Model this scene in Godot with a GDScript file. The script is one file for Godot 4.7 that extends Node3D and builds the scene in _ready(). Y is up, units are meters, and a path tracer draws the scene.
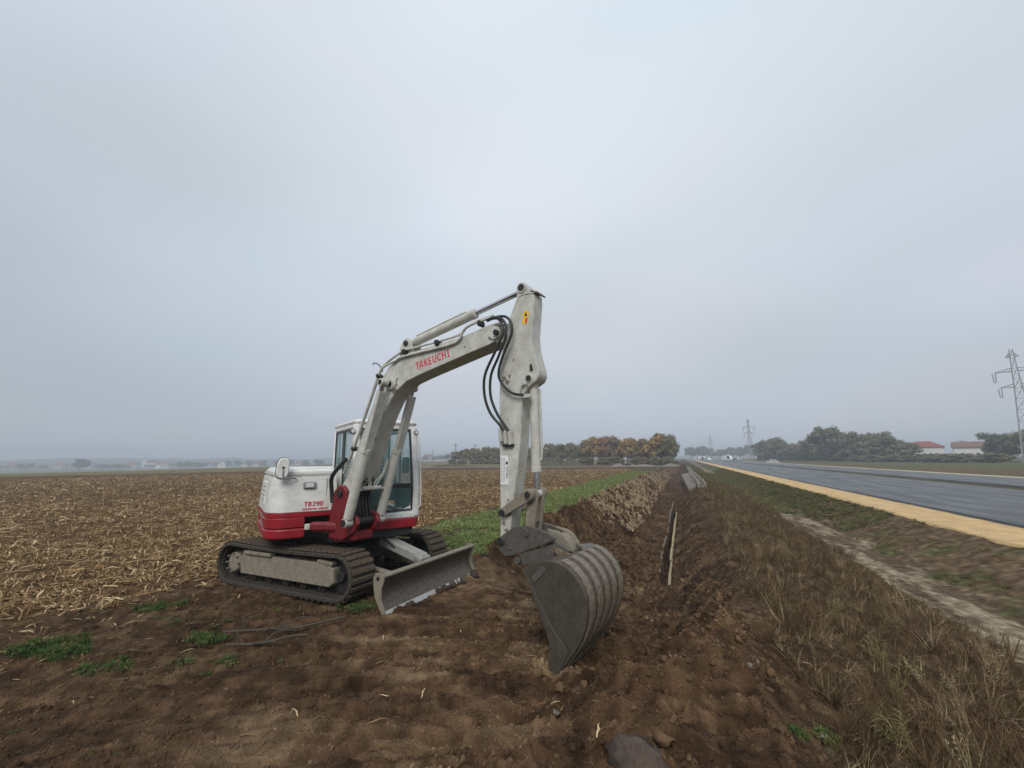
extends Node3D

# ---------------------------------------------------------------- frame of the place
const CAM_H := 1.9
var DIR := Vector3(0.35914, 0.0, -0.93328)   # the road and the dug ditch run this way
var LAT := Vector3(0.93328, 0.0, 0.35914)    # across the road, growing towards the asphalt
var rng := RandomNumberGenerator.new()
var nz_a := FastNoiseLite.new()
var nz_b := FastNoiseLite.new()
var nz_c := FastNoiseLite.new()
var nz_d := FastNoiseLite.new()
var nz_clod := FastNoiseLite.new()
var mats := {}
var taken := {}


# ---------------------------------------------------------------- geometry collector
class Geo:
	var v := PackedVector3Array()
	var n := PackedVector3Array()
	var c := PackedColorArray()
	var tint := Color(1, 1, 1)
	var colored := false

	func vert(p: Vector3, q: Vector3) -> void:
		v.append(p)
		n.append(q)
		if colored:
			c.append(tint)

	func tri(a: Vector3, b: Vector3, d: Vector3) -> void:   # counter-clockwise seen from outside
		var q := (b - a).cross(d - a)
		if q.length_squared() < 1e-16:
			return
		q = q.normalized()
		vert(a, q); vert(d, q); vert(b, q)

	func tri_n(a: Vector3, b: Vector3, d: Vector3, na: Vector3, nb: Vector3, nd: Vector3) -> void:
		vert(a, na); vert(d, nd); vert(b, nb)

	func quad(a: Vector3, b: Vector3, d: Vector3, e: Vector3) -> void:
		tri(a, b, d)
		tri(a, d, e)

	func quad_n(a: Vector3, b: Vector3, d: Vector3, e: Vector3, na: Vector3, nb: Vector3, nd: Vector3, ne: Vector3) -> void:
		tri_n(a, b, d, na, nb, nd)
		tri_n(a, d, e, na, nd, ne)

	func area(p: PackedVector2Array) -> float:
		var s := 0.0
		for i in p.size():
			s += p[i].cross(p[(i + 1) % p.size()])
		return s

	func grown(p: PackedVector2Array, by: float) -> PackedVector2Array:
		var out := PackedVector2Array()
		var k := p.size()
		for i in k:
			var e1 := (p[i] - p[(i + k - 1) % k]).normalized()
			var e2 := (p[(i + 1) % k] - p[i]).normalized()
			var n1 := Vector2(e1.y, -e1.x)
			var n2 := Vector2(e2.y, -e2.x)
			out.append(p[i] + (n1 + n2) / maxf(0.35, 1.0 + n1.dot(n2)) * by)
		return out

	# a plate: the outline in x and y, from z0 to z1, edges chamfered; taper draws the z1 end in
	func prism(poly: PackedVector2Array, z0: float, z1: float, bevel := 0.0, xf := Transform3D.IDENTITY, taper := 0.0) -> void:
		var p := poly.duplicate()
		if area(p) < 0.0:
			p.reverse()
		var k := p.size()
		var rings: Array = []
		var zs: Array = []
		if bevel > 0.0:
			rings = [grown(p, -bevel), p, grown(p, -taper) if taper != 0.0 else p, grown(p, -bevel - taper)]
			zs = [z0, z0 + bevel, z1 - bevel, z1]
		else:
			rings = [p, grown(p, -taper) if taper != 0.0 else p]
			zs = [z0, z1]
		# side normals, smoothed where the outline bends gently
		var na: Array = []
		var nb: Array = []
		for i in k:
			var e0 := (p[i] - p[(i + k - 1) % k]).normalized()
			var e1 := (p[(i + 1) % k] - p[i]).normalized()
			var e2 := (p[(i + 2) % k] - p[(i + 1) % k]).normalized()
			var m := Vector2(e1.y, -e1.x)
			var m0 := Vector2(e0.y, -e0.x)
			var m2 := Vector2(e2.y, -e2.x)
			na.append((m + m0).normalized() if m.dot(m0) > 0.8 else m)
			nb.append((m + m2).normalized() if m.dot(m2) > 0.8 else m)
		for r in rings.size() - 1:
			var dz: float = zs[r + 1] - zs[r]
			var slope := 0.0
			if bevel > 0.0:
				slope = -0.7 if r == 0 else (0.7 if r == 2 else 0.0)
			for i in k:
				var j := (i + 1) % k
				var a := Vector3(rings[r][i].x, rings[r][i].y, zs[r])
				var b := Vector3(rings[r][j].x, rings[r][j].y, zs[r])
				var d := Vector3(rings[r + 1][j].x, rings[r + 1][j].y, zs[r + 1])
				var e := Vector3(rings[r + 1][i].x, rings[r + 1][i].y, zs[r + 1])
				var ta: Vector2 = na[i]
				var tb: Vector2 = nb[i]
				var q1 := (xf.basis * Vector3(ta.x, ta.y, slope)).normalized()
				var q2 := (xf.basis * Vector3(tb.x, tb.y, slope)).normalized()
				quad_n(xf * a, xf * b, xf * d, xf * e, q1, q2, q2, q1)
				if dz < 0.0:
					pass
		for side in 2:
			var ring: PackedVector2Array = rings[0] if side == 0 else rings[rings.size() - 1]
			var z: float = zs[0] if side == 0 else zs[zs.size() - 1]
			var ix := Geometry2D.triangulate_polygon(ring)
			for t in range(0, ix.size(), 3):
				var a2: Vector2 = ring[ix[t]]
				var b2: Vector2 = ring[ix[t + 1]]
				var c2: Vector2 = ring[ix[t + 2]]
				var ccw := (b2 - a2).cross(c2 - a2) > 0.0
				var a3 := xf * Vector3(a2.x, a2.y, z)
				var b3 := xf * Vector3(b2.x, b2.y, z)
				var c3 := xf * Vector3(c2.x, c2.y, z)
				if ccw == (side == 1):
					tri(a3, b3, c3)
				else:
					tri(a3, c3, b3)

	# outline in x and z, standing from y0 to y1
	func slab(poly: PackedVector2Array, y0: float, y1: float, bevel := 0.0, xf := Transform3D.IDENTITY, taper := 0.0) -> void:
		var p := PackedVector2Array()
		for q in poly:
			p.append(Vector2(q.x, -q.y))
		prism(p, y0, y1, bevel, xf * Transform3D(Basis(Vector3(1, 0, 0), Vector3(0, 0, -1), Vector3(0, 1, 0)), Vector3.ZERO), taper)

	func box(at: Vector3, size: Vector3, bevel := 0.0, turn := Basis.IDENTITY) -> void:
		var h := size * 0.5
		var b := minf(bevel, minf(h.x, minf(h.y, h.z)) * 0.9)
		var p := PackedVector2Array()
		if b > 0.0:
			p = PackedVector2Array([Vector2(-h.x + b, -h.y), Vector2(h.x - b, -h.y), Vector2(h.x, -h.y + b), Vector2(h.x, h.y - b), Vector2(h.x - b, h.y), Vector2(-h.x + b, h.y), Vector2(-h.x, h.y - b), Vector2(-h.x, -h.y + b)])
		else:
			p = PackedVector2Array([Vector2(-h.x, -h.y), Vector2(h.x, -h.y), Vector2(h.x, h.y), Vector2(-h.x, h.y)])
		prism(p, -h.z, h.z, b * 0.8, Transform3D(turn, at))

	# a square bar from a to b
	func bar(a: Vector3, b: Vector3, wide: float, high: float, bevel := 0.0, up := Vector3.UP) -> void:
		var z := (b - a).normalized()
		var x := up.cross(z)
		if x.length() < 0.01:
			x = Vector3.RIGHT.cross(z)
		x = x.normalized()
		var y := z.cross(x)
		box((a + b) * 0.5, Vector3(wide, high, a.distance_to(b)), bevel, Basis(x, y, z))

	func frame_of(z: Vector3) -> Basis:
		var x := Vector3.UP.cross(z)
		if x.length() < 0.05:
			x = Vector3.RIGHT.cross(z)
		x = x.normalized()
		return Basis(x, z.cross(x), z)

	# stations along an axis: [distance, radius] pairs
	func turned(a: Vector3, axis: Vector3, st: Array, seg := 16, close := true) -> void:
		var f := frame_of(axis.normalized())
		for k in st.size() - 1:
			var d0: float = st[k][0]
			var r0: float = st[k][1]
			var d1: float = st[k + 1][0]
			var r1: float = st[k + 1][1]
			var sl := Vector2(d1 - d0, r0 - r1).normalized()
			for i in seg:
				var t0 := TAU * i / seg
				var t1 := TAU * (i + 1) / seg
				var u0 := f * Vector3(cos(t0), sin(t0), 0)
				var u1 := f * Vector3(cos(t1), sin(t1), 0)
				var q0 := (u0 * sl.x + f.z * sl.y).normalized()
				var q1 := (u1 * sl.x + f.z * sl.y).normalized()
				quad_n(a + f.z * d0 + u0 * r0, a + f.z * d0 + u1 * r0, a + f.z * d1 + u1 * r1, a + f.z * d1 + u0 * r1, q0, q1, q1, q0)
		if close:
			for e in 2:
				var s: Array = st[0] if e == 0 else st[st.size() - 1]
				for i in seg:
					var t0 := TAU * i / seg
					var t1 := TAU * (i + 1) / seg
					var m := a + f.z * float(s[0])
					var p0: Vector3 = m + f * Vector3(cos(t0), sin(t0), 0) * float(s[1])
					var p1: Vector3 = m + f * Vector3(cos(t1), sin(t1), 0) * float(s[1])
					if e == 0:
						tri(m, p1, p0)
					else:
						tri(m, p0, p1)

	func rod(a: Vector3, b: Vector3, r: float, seg := 14, chamfer := 0.004) -> void:
		var d := a.distance_to(b)
		var ch := minf(chamfer, minf(d * 0.3, r * 0.4))
		turned(a, b - a, [[0.0, r - ch], [ch, r], [d - ch, r], [d, r - ch]], seg)

	# a hose or pipe through points, rounded between them
	func tube(pts: Array, r: float, seg := 8, steps := 6) -> void:
		var way: Array = []
		for i in pts.size() - 1:
			var p0: Vector3 = pts[maxi(i - 1, 0)]
			var p1: Vector3 = pts[i]
			var p2: Vector3 = pts[i + 1]
			var p3: Vector3 = pts[mini(i + 2, pts.size() - 1)]
			for k in steps:
				way.append(p1.cubic_interpolate(p2, p0, p3, float(k) / steps))
		way.append(pts[pts.size() - 1])
		var side := Vector3.ZERO
		var old: Array = []
		for i in way.size():
			var dir: Vector3 = (way[mini(i + 1, way.size() - 1)] - way[maxi(i - 1, 0)]).normalized()
			if side == Vector3.ZERO:
				side = frame_of(dir).x
			side = (side - dir * side.dot(dir)).normalized()
			var up := dir.cross(side)
			var now: Array = []
			for k in seg:
				var t := TAU * k / seg
				now.append(side * cos(t) + up * sin(t))
			if i:
				for k in seg:
					var j := (k + 1) % seg
					quad_n(way[i - 1] + old[k] * r, way[i - 1] + old[j] * r, way[i] + now[j] * r, way[i] + now[k] * r, old[k], old[j], now[j], now[k])
			old = now

	func mesh() -> ArrayMesh:
		var a := []
		a.resize(Mesh.ARRAY_MAX)
		a[Mesh.ARRAY_VERTEX] = v
		a[Mesh.ARRAY_NORMAL] = n
		if colored:
			a[Mesh.ARRAY_COLOR] = c
		var m := ArrayMesh.new()
		m.add_surface_from_arrays(Mesh.PRIMITIVE_TRIANGLES, a)
		return m


func arc2(cx: float, cy: float, r: float, from_deg: float, to_deg: float, k: int) -> PackedVector2Array:
	var p := PackedVector2Array()
	for i in k + 1:
		var t := deg_to_rad(lerpf(from_deg, to_deg, float(i) / k))
		p.append(Vector2(cx + r * cos(t), cy + r * sin(t)))
	return p


# a link seen from the side: two round ends of their own radius
func link2(a: Vector2, b: Vector2, ra: float, rb: float, k := 8) -> PackedVector2Array:
	var g := rad_to_deg((b - a).angle())
	var p := arc2(b.x, b.y, rb, g - 90, g + 90, k)
	p.append_array(arc2(a.x, a.y, ra, g + 90, g + 270, k))
	return p


func pv(flat: Array) -> PackedVector2Array:
	var p := PackedVector2Array()
	for i in range(0, flat.size(), 2):
		p.append(Vector2(flat[i], flat[i + 1]))
	return p


# ---------------------------------------------------------------- objects, names, labels
func numbered(called: String) -> String:
	var k: int = taken.get(called, 0)
	taken[called] = k + 1
	return called if k == 0 else "%s_%03d" % [called, k]


func tag(o: Node, label: String, category: String, group := "") -> Node:
	o.set_meta("label", label)
	o.set_meta("category", category)
	if group:
		o.set_meta("group", group)
	return o


func thing(called: String, label: String, category: String, at := Vector3.ZERO, turn := 0.0, group := "") -> Node3D:
	var o := Node3D.new()
	o.name = numbered(called)
	add_child(o)
	o.position = at
	o.rotation.y = turn
	tag(o, label, category, group)
	return o


func part(called: String, g: Geo, m: Material, parent: Node, xf := Transform3D.IDENTITY) -> MeshInstance3D:
	return mpart(called, g.mesh(), m, parent, xf)


func mpart(called: String, me: Mesh, m: Material, parent: Node, xf := Transform3D.IDENTITY) -> MeshInstance3D:
	var o := MeshInstance3D.new()
	o.name = called if parent != self else numbered(called)
	o.mesh = me
	o.material_override = m
	o.transform = xf
	parent.add_child(o, true)
	return o


func structure(called: String, me: Mesh, m: Material) -> MeshInstance3D:
	var o := mpart(called, me, m, self)
	o.set_meta("kind", "structure")
	return o


# copies of one mesh that nobody could count
func stuff(called: String, me: Mesh, m: Material, places: Array, tints: PackedColorArray, label: String, category: String) -> void:
	var mm := MultiMesh.new()
	mm.transform_format = MultiMesh.TRANSFORM_3D
	mm.use_colors = true
	mm.mesh = me
	mm.instance_count = places.size()
	for i in places.size():
		mm.set_instance_transform(i, places[i])
		mm.set_instance_color(i, tints[i])
	var o := MultiMeshInstance3D.new()
	o.name = numbered(called)
	o.multimesh = mm
	o.material_override = m
	add_child(o)
	o.set_meta("kind", "stuff")
	tag(o, label, category)


# ---------------------------------------------------------------- materials
func noise_tex(freq: float, lo: Color, hi: Color, seed_: int, oct := 4, size := 512, kind := FastNoiseLite.TYPE_SIMPLEX_SMOOTH, stops: Array = [0.0, 1.0]) -> NoiseTexture2D:
	var n := FastNoiseLite.new()
	n.noise_type = kind
	n.seed = seed_
	n.frequency = freq
	n.fractal_octaves = oct
	var t := NoiseTexture2D.new()
	t.width = size
	t.height = size
	t.seamless = true
	t.noise = n
	var ramp := Gradient.new()
	ramp.offsets = PackedFloat32Array([stops[0], stops[1]])
	ramp.colors = PackedColorArray([lo, hi])
	t.color_ramp = ramp
	return t


func srgb(r: float, g: float, b: float, a := 1.0) -> Color:
	var c := Color(r, g, b).linear_to_srgb()
	c.a = a
	return c


func plain(called: String, col: Color, rough: float, metal := 0.0) -> StandardMaterial3D:
	var m := StandardMaterial3D.new()
	m.resource_name = called
	m.albedo_color = col
	m.roughness = rough
	m.metallic = metal
	mats[called] = m
	return m


# grain on the first layer, blotches on the second
func grained(m: StandardMaterial3D, grain: Texture2D, size_m: float, blotch: Texture2D = null, blotch_m := 1.0, world := false) -> StandardMaterial3D:
	m.albedo_texture = grain
	m.uv1_triplanar = true
	m.uv1_world_triplanar = world
	m.uv1_scale = Vector3.ONE / size_m
	if blotch:
		m.detail_enabled = true
		m.detail_albedo = blotch
		m.detail_blend_mode = BaseMaterial3D.BLEND_MODE_MUL
		m.detail_uv_layer = BaseMaterial3D.DETAIL_UV_2
		m.uv2_triplanar = true
		m.uv2_world_triplanar = world
		m.uv2_scale = Vector3.ONE / blotch_m
	return m


func relief(m: StandardMaterial3D, t: Texture2D, cm: float) -> StandardMaterial3D:
	m.heightmap_enabled = true
	m.heightmap_texture = t
	m.heightmap_scale = cm
	return m


func make_materials() -> void:
	var grey := Color(1, 1, 1)
	var fine := noise_tex(0.06, Color(0.72, 0.72, 0.72), Color(1, 1, 1), 11, 5)
	var soft := noise_tex(0.012, Color(0.84, 0.83, 0.81), Color(1, 1, 1), 12, 4)
	# splashes of dried mud on paint: mostly clean with brown specks
	var grime := noise_tex(0.03, Color(0.78, 0.74, 0.69), Color(1, 1, 1), 13, 6, 512, FastNoiseLite.TYPE_SIMPLEX_SMOOTH, [0.02, 0.28])
	var mud := noise_tex(0.02, Color(0.66, 0.60, 0.53), Color(1, 0.98, 0.95), 14, 6, 512, FastNoiseLite.TYPE_SIMPLEX_SMOOTH, [0.15, 0.6])
	var bump := noise_tex(0.03, Color(0, 0, 0), Color(1, 1, 1), 15, 6)
	var scratch := noise_tex(0.05, Color(0.62, 0.6, 0.58), Color(1, 1, 1), 16, 5)
	var _unused := grey
	var m := grained(plain("white_paint", srgb(0.86, 0.87, 0.85), 0.42), soft, 1.7, grime, 1.1)
	m.metallic_specular = 0.5
	m = grained(plain("arm_paint", srgb(0.62, 0.62, 0.57), 0.45), soft, 1.3, grime, 0.8)
	m = grained(plain("red_paint", srgb(0.33, 0.008, 0.02), 0.4), soft, 1.4, grime, 0.9)
	m = grained(plain("muddy_paint", srgb(0.32, 0.285, 0.225), 0.8), soft, 0.8, soft, 0.33)
	relief(m, bump, 0.12)
	m = grained(plain("rubber", srgb(0.08, 0.07, 0.058), 0.88), fine, 0.5, mud, 0.6)
	m = grained(plain("tread_mud", srgb(0.135, 0.102, 0.071), 0.94), fine, 0.5, mud, 0.6)
	relief(m, bump, 0.3)
	m = grained(plain("black_iron", srgb(0.025, 0.024, 0.024), 0.6), fine, 0.5)
	m = grained(plain("bucket_steel", srgb(0.102, 0.087, 0.070), 0.45, 0.15), soft, 0.9, soft, 0.27)
	relief(m, bump, 0.08)
	m = grained(plain("cutter_steel", srgb(0.115, 0.098, 0.08), 0.45, 0.2), soft, 1.2, soft, 0.3)
	m = grained(plain("shell_steel", srgb(0.125, 0.108, 0.088), 0.45, 0.2), soft, 0.7, mud, 0.5)
	m = grained(plain("worn_steel", srgb(0.36, 0.32, 0.27), 0.48, 0.25), scratch, 0.5, mud, 0.35)
	m = grained(plain("rust_soil", srgb(0.27, 0.225, 0.165), 0.8), soft, 0.4, mud, 0.6)
	m = grained(plain("coupler_iron", srgb(0.135, 0.128, 0.112), 0.55, 0.15), soft, 0.6, soft, 0.2)
	m = grained(plain("bracket_red", srgb(0.23, 0.012, 0.02), 0.55), soft, 0.7, mud, 0.5)  # darker than red_paint, with mud blotches, for swing bracket and arm
	grained(plain("dull_paint", srgb(0.33, 0.33, 0.31), 0.6), soft, 0.8, grime, 0.6)
	plain("bright_edge", srgb(0.40, 0.385, 0.375), 0.42, 0.3)
	plain("chrome", srgb(0.6, 0.6, 0.62), 0.16, 1.0)
	plain("grease", srgb(0.17, 0.155, 0.13), 0.5)
	plain("hose_rubber", srgb(0.022, 0.022, 0.023), 0.5)
	plain("decal_red", srgb(0.58, 0.03, 0.06), 0.5)
	plain("decal_yellow", srgb(0.85, 0.52, 0.02), 0.5)
	plain("decal_white", srgb(0.78, 0.78, 0.77), 0.5)
	plain("decal_ink", srgb(0.03, 0.03, 0.03), 0.6)
	plain("seat_cloth", srgb(0.02, 0.022, 0.024), 0.9)
	plain("lamp_lens", srgb(0.75, 0.77, 0.78), 0.12, 0.3)
	plain("grey_plastic", srgb(0.22, 0.22, 0.22), 0.6)
	plain("dark_plastic", srgb(0.03, 0.03, 0.032), 0.5)
	m = plain("cab_glass", srgb(0.16, 0.34, 0.32, 0.30), 0.03)
	m.transparency = BaseMaterial3D.TRANSPARENCY_ALPHA
	# soil, carrying its colours in the mesh
	var soil_grain := noise_tex(0.07, Color(0.74, 0.72, 0.70), Color(1, 1, 1), 21, 5, 1024, FastNoiseLite.TYPE_SIMPLEX_SMOOTH, [0.2, 0.75])
	var soil_patch := noise_tex(0.012, Color(0.76, 0.74, 0.72), Color(1, 1, 1), 22, 5, 1024, FastNoiseLite.TYPE_SIMPLEX_SMOOTH, [0.25, 0.7])
	var soil_bump := noise_tex(0.03, Color(0, 0, 0), Color(1, 1, 1), 23, 7, 1024)
	m = grained(plain("soil", Color(1, 1, 1), 0.92), soil_grain, 1.3, soil_patch, 4.1, true)
	m.vertex_color_use_as_albedo = true
	m.metallic_specular = 0.2
	relief(m, soil_bump, 0.5)
	m = grained(plain("clod", Color(1, 1, 1), 0.92), soil_grain, 0.5)
	m.vertex_color_use_as_albedo = true
	m.metallic_specular = 0.2
	# asphalt laid in long passes: its blotches and its sheen are drawn out along the road
	m = plain("asphalt", srgb(0.058, 0.058, 0.061), 0.52)
	m.albedo_texture = noise_tex(0.012, Color(0.72, 0.72, 0.72), Color(1, 1, 1), 32, 5, 1024)
	m.roughness_texture = noise_tex(0.009, Color(0.55, 0.55, 0.55), Color(1, 1, 1), 34, 4, 1024)
	m.detail_enabled = true
	m.detail_albedo = noise_tex(0.2, Color(0.7, 0.7, 0.7), Color(1, 1, 1), 31, 3)
	m.detail_blend_mode = BaseMaterial3D.BLEND_MODE_MUL
	m.detail_uv_layer = BaseMaterial3D.DETAIL_UV_2
	m.uv2_triplanar = true
	m.uv2_world_triplanar = true
	m.uv2_scale = Vector3.ONE / 1.2
	m = grained(plain("verge_sand", srgb(0.88, 0.62, 0.31), 0.95), noise_tex(0.05, Color(0.8, 0.78, 0.76), Color(1, 1, 1), 35, 5), 1.6, soft, 5.0, true)
	relief(m, soil_bump, 2.0)
	m = grained(plain("pale_concrete", srgb(0.46, 0.43, 0.39), 0.9), fine, 1.0, soft, 3.0, true)
	# plants
	for k in [["leaf", 0.0], ["straw", 0.0], ["weed", 0.0]]:
		m = plain(k[0], Color(1, 1, 1), 0.8)
		m.vertex_color_use_as_albedo = true
		m.metallic_specular = 0.15
		m.backlight_enabled = true
		m.backlight = Color(0.28, 0.28, 0.28)
	plain("bark", srgb(0.075, 0.06, 0.045), 0.95)
	plain("tower_steel", srgb(0.30, 0.305, 0.31), 0.7, 0.0)
	plain("wall_white", srgb(0.66, 0.64, 0.60), 0.9)
	plain("wall_cream", srgb(0.52, 0.47, 0.38), 0.9)
	plain("wall_grey", srgb(0.38, 0.37, 0.36), 0.9)
	grained(plain("roof_red", srgb(0.34, 0.085, 0.07), 0.85), fine, 2.0)
	grained(plain("roof_brown", srgb(0.24, 0.125, 0.105), 0.85), fine, 2.0)
	plain("window_dark", srgb(0.03, 0.035, 0.04), 0.15)
	plain("car_white", srgb(0.75, 0.75, 0.74), 0.3)
	plain("car_dark", srgb(0.04, 0.042, 0.05), 0.3)
	plain("car_silver", srgb(0.45, 0.46, 0.47), 0.35, 0.4)
	plain("tyre", srgb(0.02, 0.02, 0.02), 0.9)
	grained(plain("split_wood", srgb(0.70, 0.62, 0.38), 0.8), noise_tex(0.05, Color(0.45, 0.4, 0.3), Color(1, 1, 1), 41, 5), 0.5)
	grained(plain("slab_clay", srgb(0.25, 0.19, 0.145), 0.8), fine, 0.8, soft, 1.0)
	grained(plain("wet_clay", srgb(0.15, 0.112, 0.09), 0.75), fine, 0.8, soft, 1.0)
	grained(plain("pale_verge", srgb(0.74, 0.62, 0.43), 0.95), fine, 1.6, soft, 5.0, true)
	grained(plain("channel", srgb(0.40, 0.375, 0.335), 0.9), fine, 1.0, mud, 2.0, true)
	grained(plain("rubble", srgb(0.30, 0.275, 0.24), 0.95), fine, 1.0, mud, 2.3, true)
	grained(plain("mound", srgb(0.14, 0.13, 0.085), 0.95), fine, 2.0, mud, 4.0, true)
	grained(plain("hill", srgb(0.10, 0.105, 0.07), 0.95), fine, 60.0, mud, 200.0, true)
	grained(plain("loose_soil", srgb(0.17, 0.108, 0.062), 0.95), soil_grain, 0.5)
	grained(plain("damp_soil", srgb(0.06, 0.04, 0.027), 0.9), soil_grain, 0.5)
	mats.loose_soil.metallic_specular = 0.15
	mats.wet_clay.metallic_specular = 0.3


# ---------------------------------------------------------------- camera, sky, sun
func make_view() -> void:
	var cam := Camera3D.new()
	cam.name = "camera"
	cam.fov = 82.73
	cam.near = 0.05
	cam.far = 6000.0
	add_child(cam)
	cam.position = Vector3(0, CAM_H, 0)
	cam.basis = Basis(Vector3.RIGHT, deg_to_rad(9.76)) * Basis(Vector3.BACK, deg_to_rad(-0.5))
	cam.current = true

	var env := Environment.new()
	env.background_mode = Environment.BG_SKY
	env.tonemap_mode = Environment.TONE_MAPPER_LINEAR
	env.tonemap_exposure = 1.35
	var sky := Sky.new()
	var pan := PanoramaSkyMaterial.new()
	pan.panorama = ImageTexture.create_from_image(overcast())
	sky.sky_material = pan
	env.sky = sky
	env.fog_enabled = true
	env.fog_density = 0.0012
	env.fog_light_color = Color(0.93, 0.965, 1.0)
	env.sdfgi_enabled = true
	env.ssao_enabled = true
	env.ssil_enabled = true
	var we := WorldEnvironment.new()
	we.name = "world_environment"
	we.environment = env
	add_child(we)

	var sun := DirectionalLight3D.new()
	sun.name = "sun"
	sun.light_energy = 0.5
	sun.light_angular_distance = 25.0
	sun.light_color = Color(1.0, 0.985, 0.96)
	sun.shadow_enabled = true
	add_child(sun)
	sun.look_at_from_position(Vector3.ZERO, Vector3(0.12, -0.85, -0.95), Vector3.UP)


# an even cloud deck with soft, wide swells, a little brighter overhead
func overcast() -> Image:
	var w := 512
	var h := 256
	var im := Image.create(w, h, false, Image.FORMAT_RGBF)
	var n := FastNoiseLite.new()
	n.seed = 5
	n.frequency = 1.0
	n.fractal_octaves = 3
	n.fractal_gain = 0.45
	var warm := FastNoiseLite.new()
	warm.seed = 8
	warm.frequency = 1.0
	warm.fractal_octaves = 3
	for y in h:
		var el := PI * (0.5 - (y + 0.5) / h)
		for x in w:
			var az := TAU * (x + 0.5) / w
			var d := Vector3(sin(az) * cos(el), sin(el), -cos(az) * cos(el))
			var up := maxf(d.y, 0.0)
			# the deck seen from below: flatten it so that swells stretch towards the horizon
			var q := d / (0.35 + up) * 0.55
			var s := n.get_noise_3d(q.x, d.y * 1.3, q.z * 0.8)
			var tone := warm.get_noise_3d(q.x * 1.7 + 9.0, d.y * 1.9, q.z * 1.4)
			var l := lerpf(0.400, 0.515, smoothstep(0.04, 0.8, up))
			# a wide thin place in the deck ahead, a thicker bank of cloud beside it
			var thin := exp(-pow(d.angle_to(Vector3(0.16, 0.60, -0.78)) / 0.68, 2.0))
			var bank := exp(-pow(d.angle_to(Vector3(-0.82, 0.34, -0.46)) / 0.5, 2.0))
			l *= 1.0 + 0.20 * s * smoothstep(0.02, 0.3, up) + 0.33 * thin - 0.10 * bank
			im.set_pixel(x, y, Color(l * (0.895 + 0.08 * tone), l * (0.985 + 0.02 * tone), l * (1.10 + 0.06 * s)))
	return im


# ---------------------------------------------------------------- the lie of the land
var KD := PackedFloat32Array([-400, 0, -4.05, 0, -3.7, 0.16, -3.45, 0.13, -2.8, -0.42, -1.85, -0.95, -1.0, -1.08, -0.25, -1.0, 0.15, -0.55, 0.7, -0.16, 1.4, -0.1, 2.4, -0.3, 3.4, -0.66, 4.05, -0.9, 5.2, -0.93, 5.9, -0.72, 7.15, -0.24, 7.6, -0.22, 28.5, -0.24, 31.0, -0.5, 60.0, -0.3, 900, 0.0])
var KU := PackedFloat32Array([-400, 0, -2.0, 0, -1.2, 0.0, -0.5, 0.05, 0.2, 0.08, 0.8, 0.02, 1.4, -0.08, 2.4, -0.3, 3.4, -0.66, 4.05, -0.9, 5.2, -0.93, 5.9, -0.72, 7.15, -0.24, 7.6, -0.22, 28.5, -0.24, 31.0, -0.5, 60.0, -0.3, 900, 0.0])


func knots(k: PackedFloat32Array, x: float) -> float:
	if x <= k[0]:
		return k[1]
	for i in range(2, k.size(), 2):
		if x <= k[i]:
			return lerpf(k[i - 1], k[i + 1], (x - k[i - 2]) / (k[i] - k[i - 2]))
	return k[k.size() - 1]


func dug(t: float, l: float) -> float:
	return smoothstep(5.2, 8.6, t + 0.35 * (l + 1.2)) * (1.0 - smoothstep(70.0, 85.0, t))


func slot_at(t: float) -> float:
	return -0.61 + 0.02 * sin(t * 0.7)


func bump_at(t: float, l: float, a: float, b: float, st: float, sl: float) -> float:
	return exp(-((t - a) * (t - a) / (st * st) + (l - b) * (l - b) / (sl * sl)))


# the curved way in which blade and bucket have drawn across the bare soil
func drag(x: float, z: float) -> float:
	return z - 0.083 * (x + 1.2) * (x + 1.2)


# 1 where the soil has been smeared smooth, 0 where it is left crumbly
func smeared(x: float, z: float) -> float:
	return smoothstep(-0.22, 0.08, nz_c.get_noise_2d(x * 0.3 + 11.0, drag(x, z) * 2.2))


# rounded clods with gaps between them, 0 in the gaps to 1 on top
func clods(x: float, z: float) -> float:
	return clampf(-nz_clod.get_noise_2d(x + 0.06 * nz_b.get_noise_2d(z, x), z + 0.06 * nz_b.get_noise_2d(x, z)), 0.0, 1.0)


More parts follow.
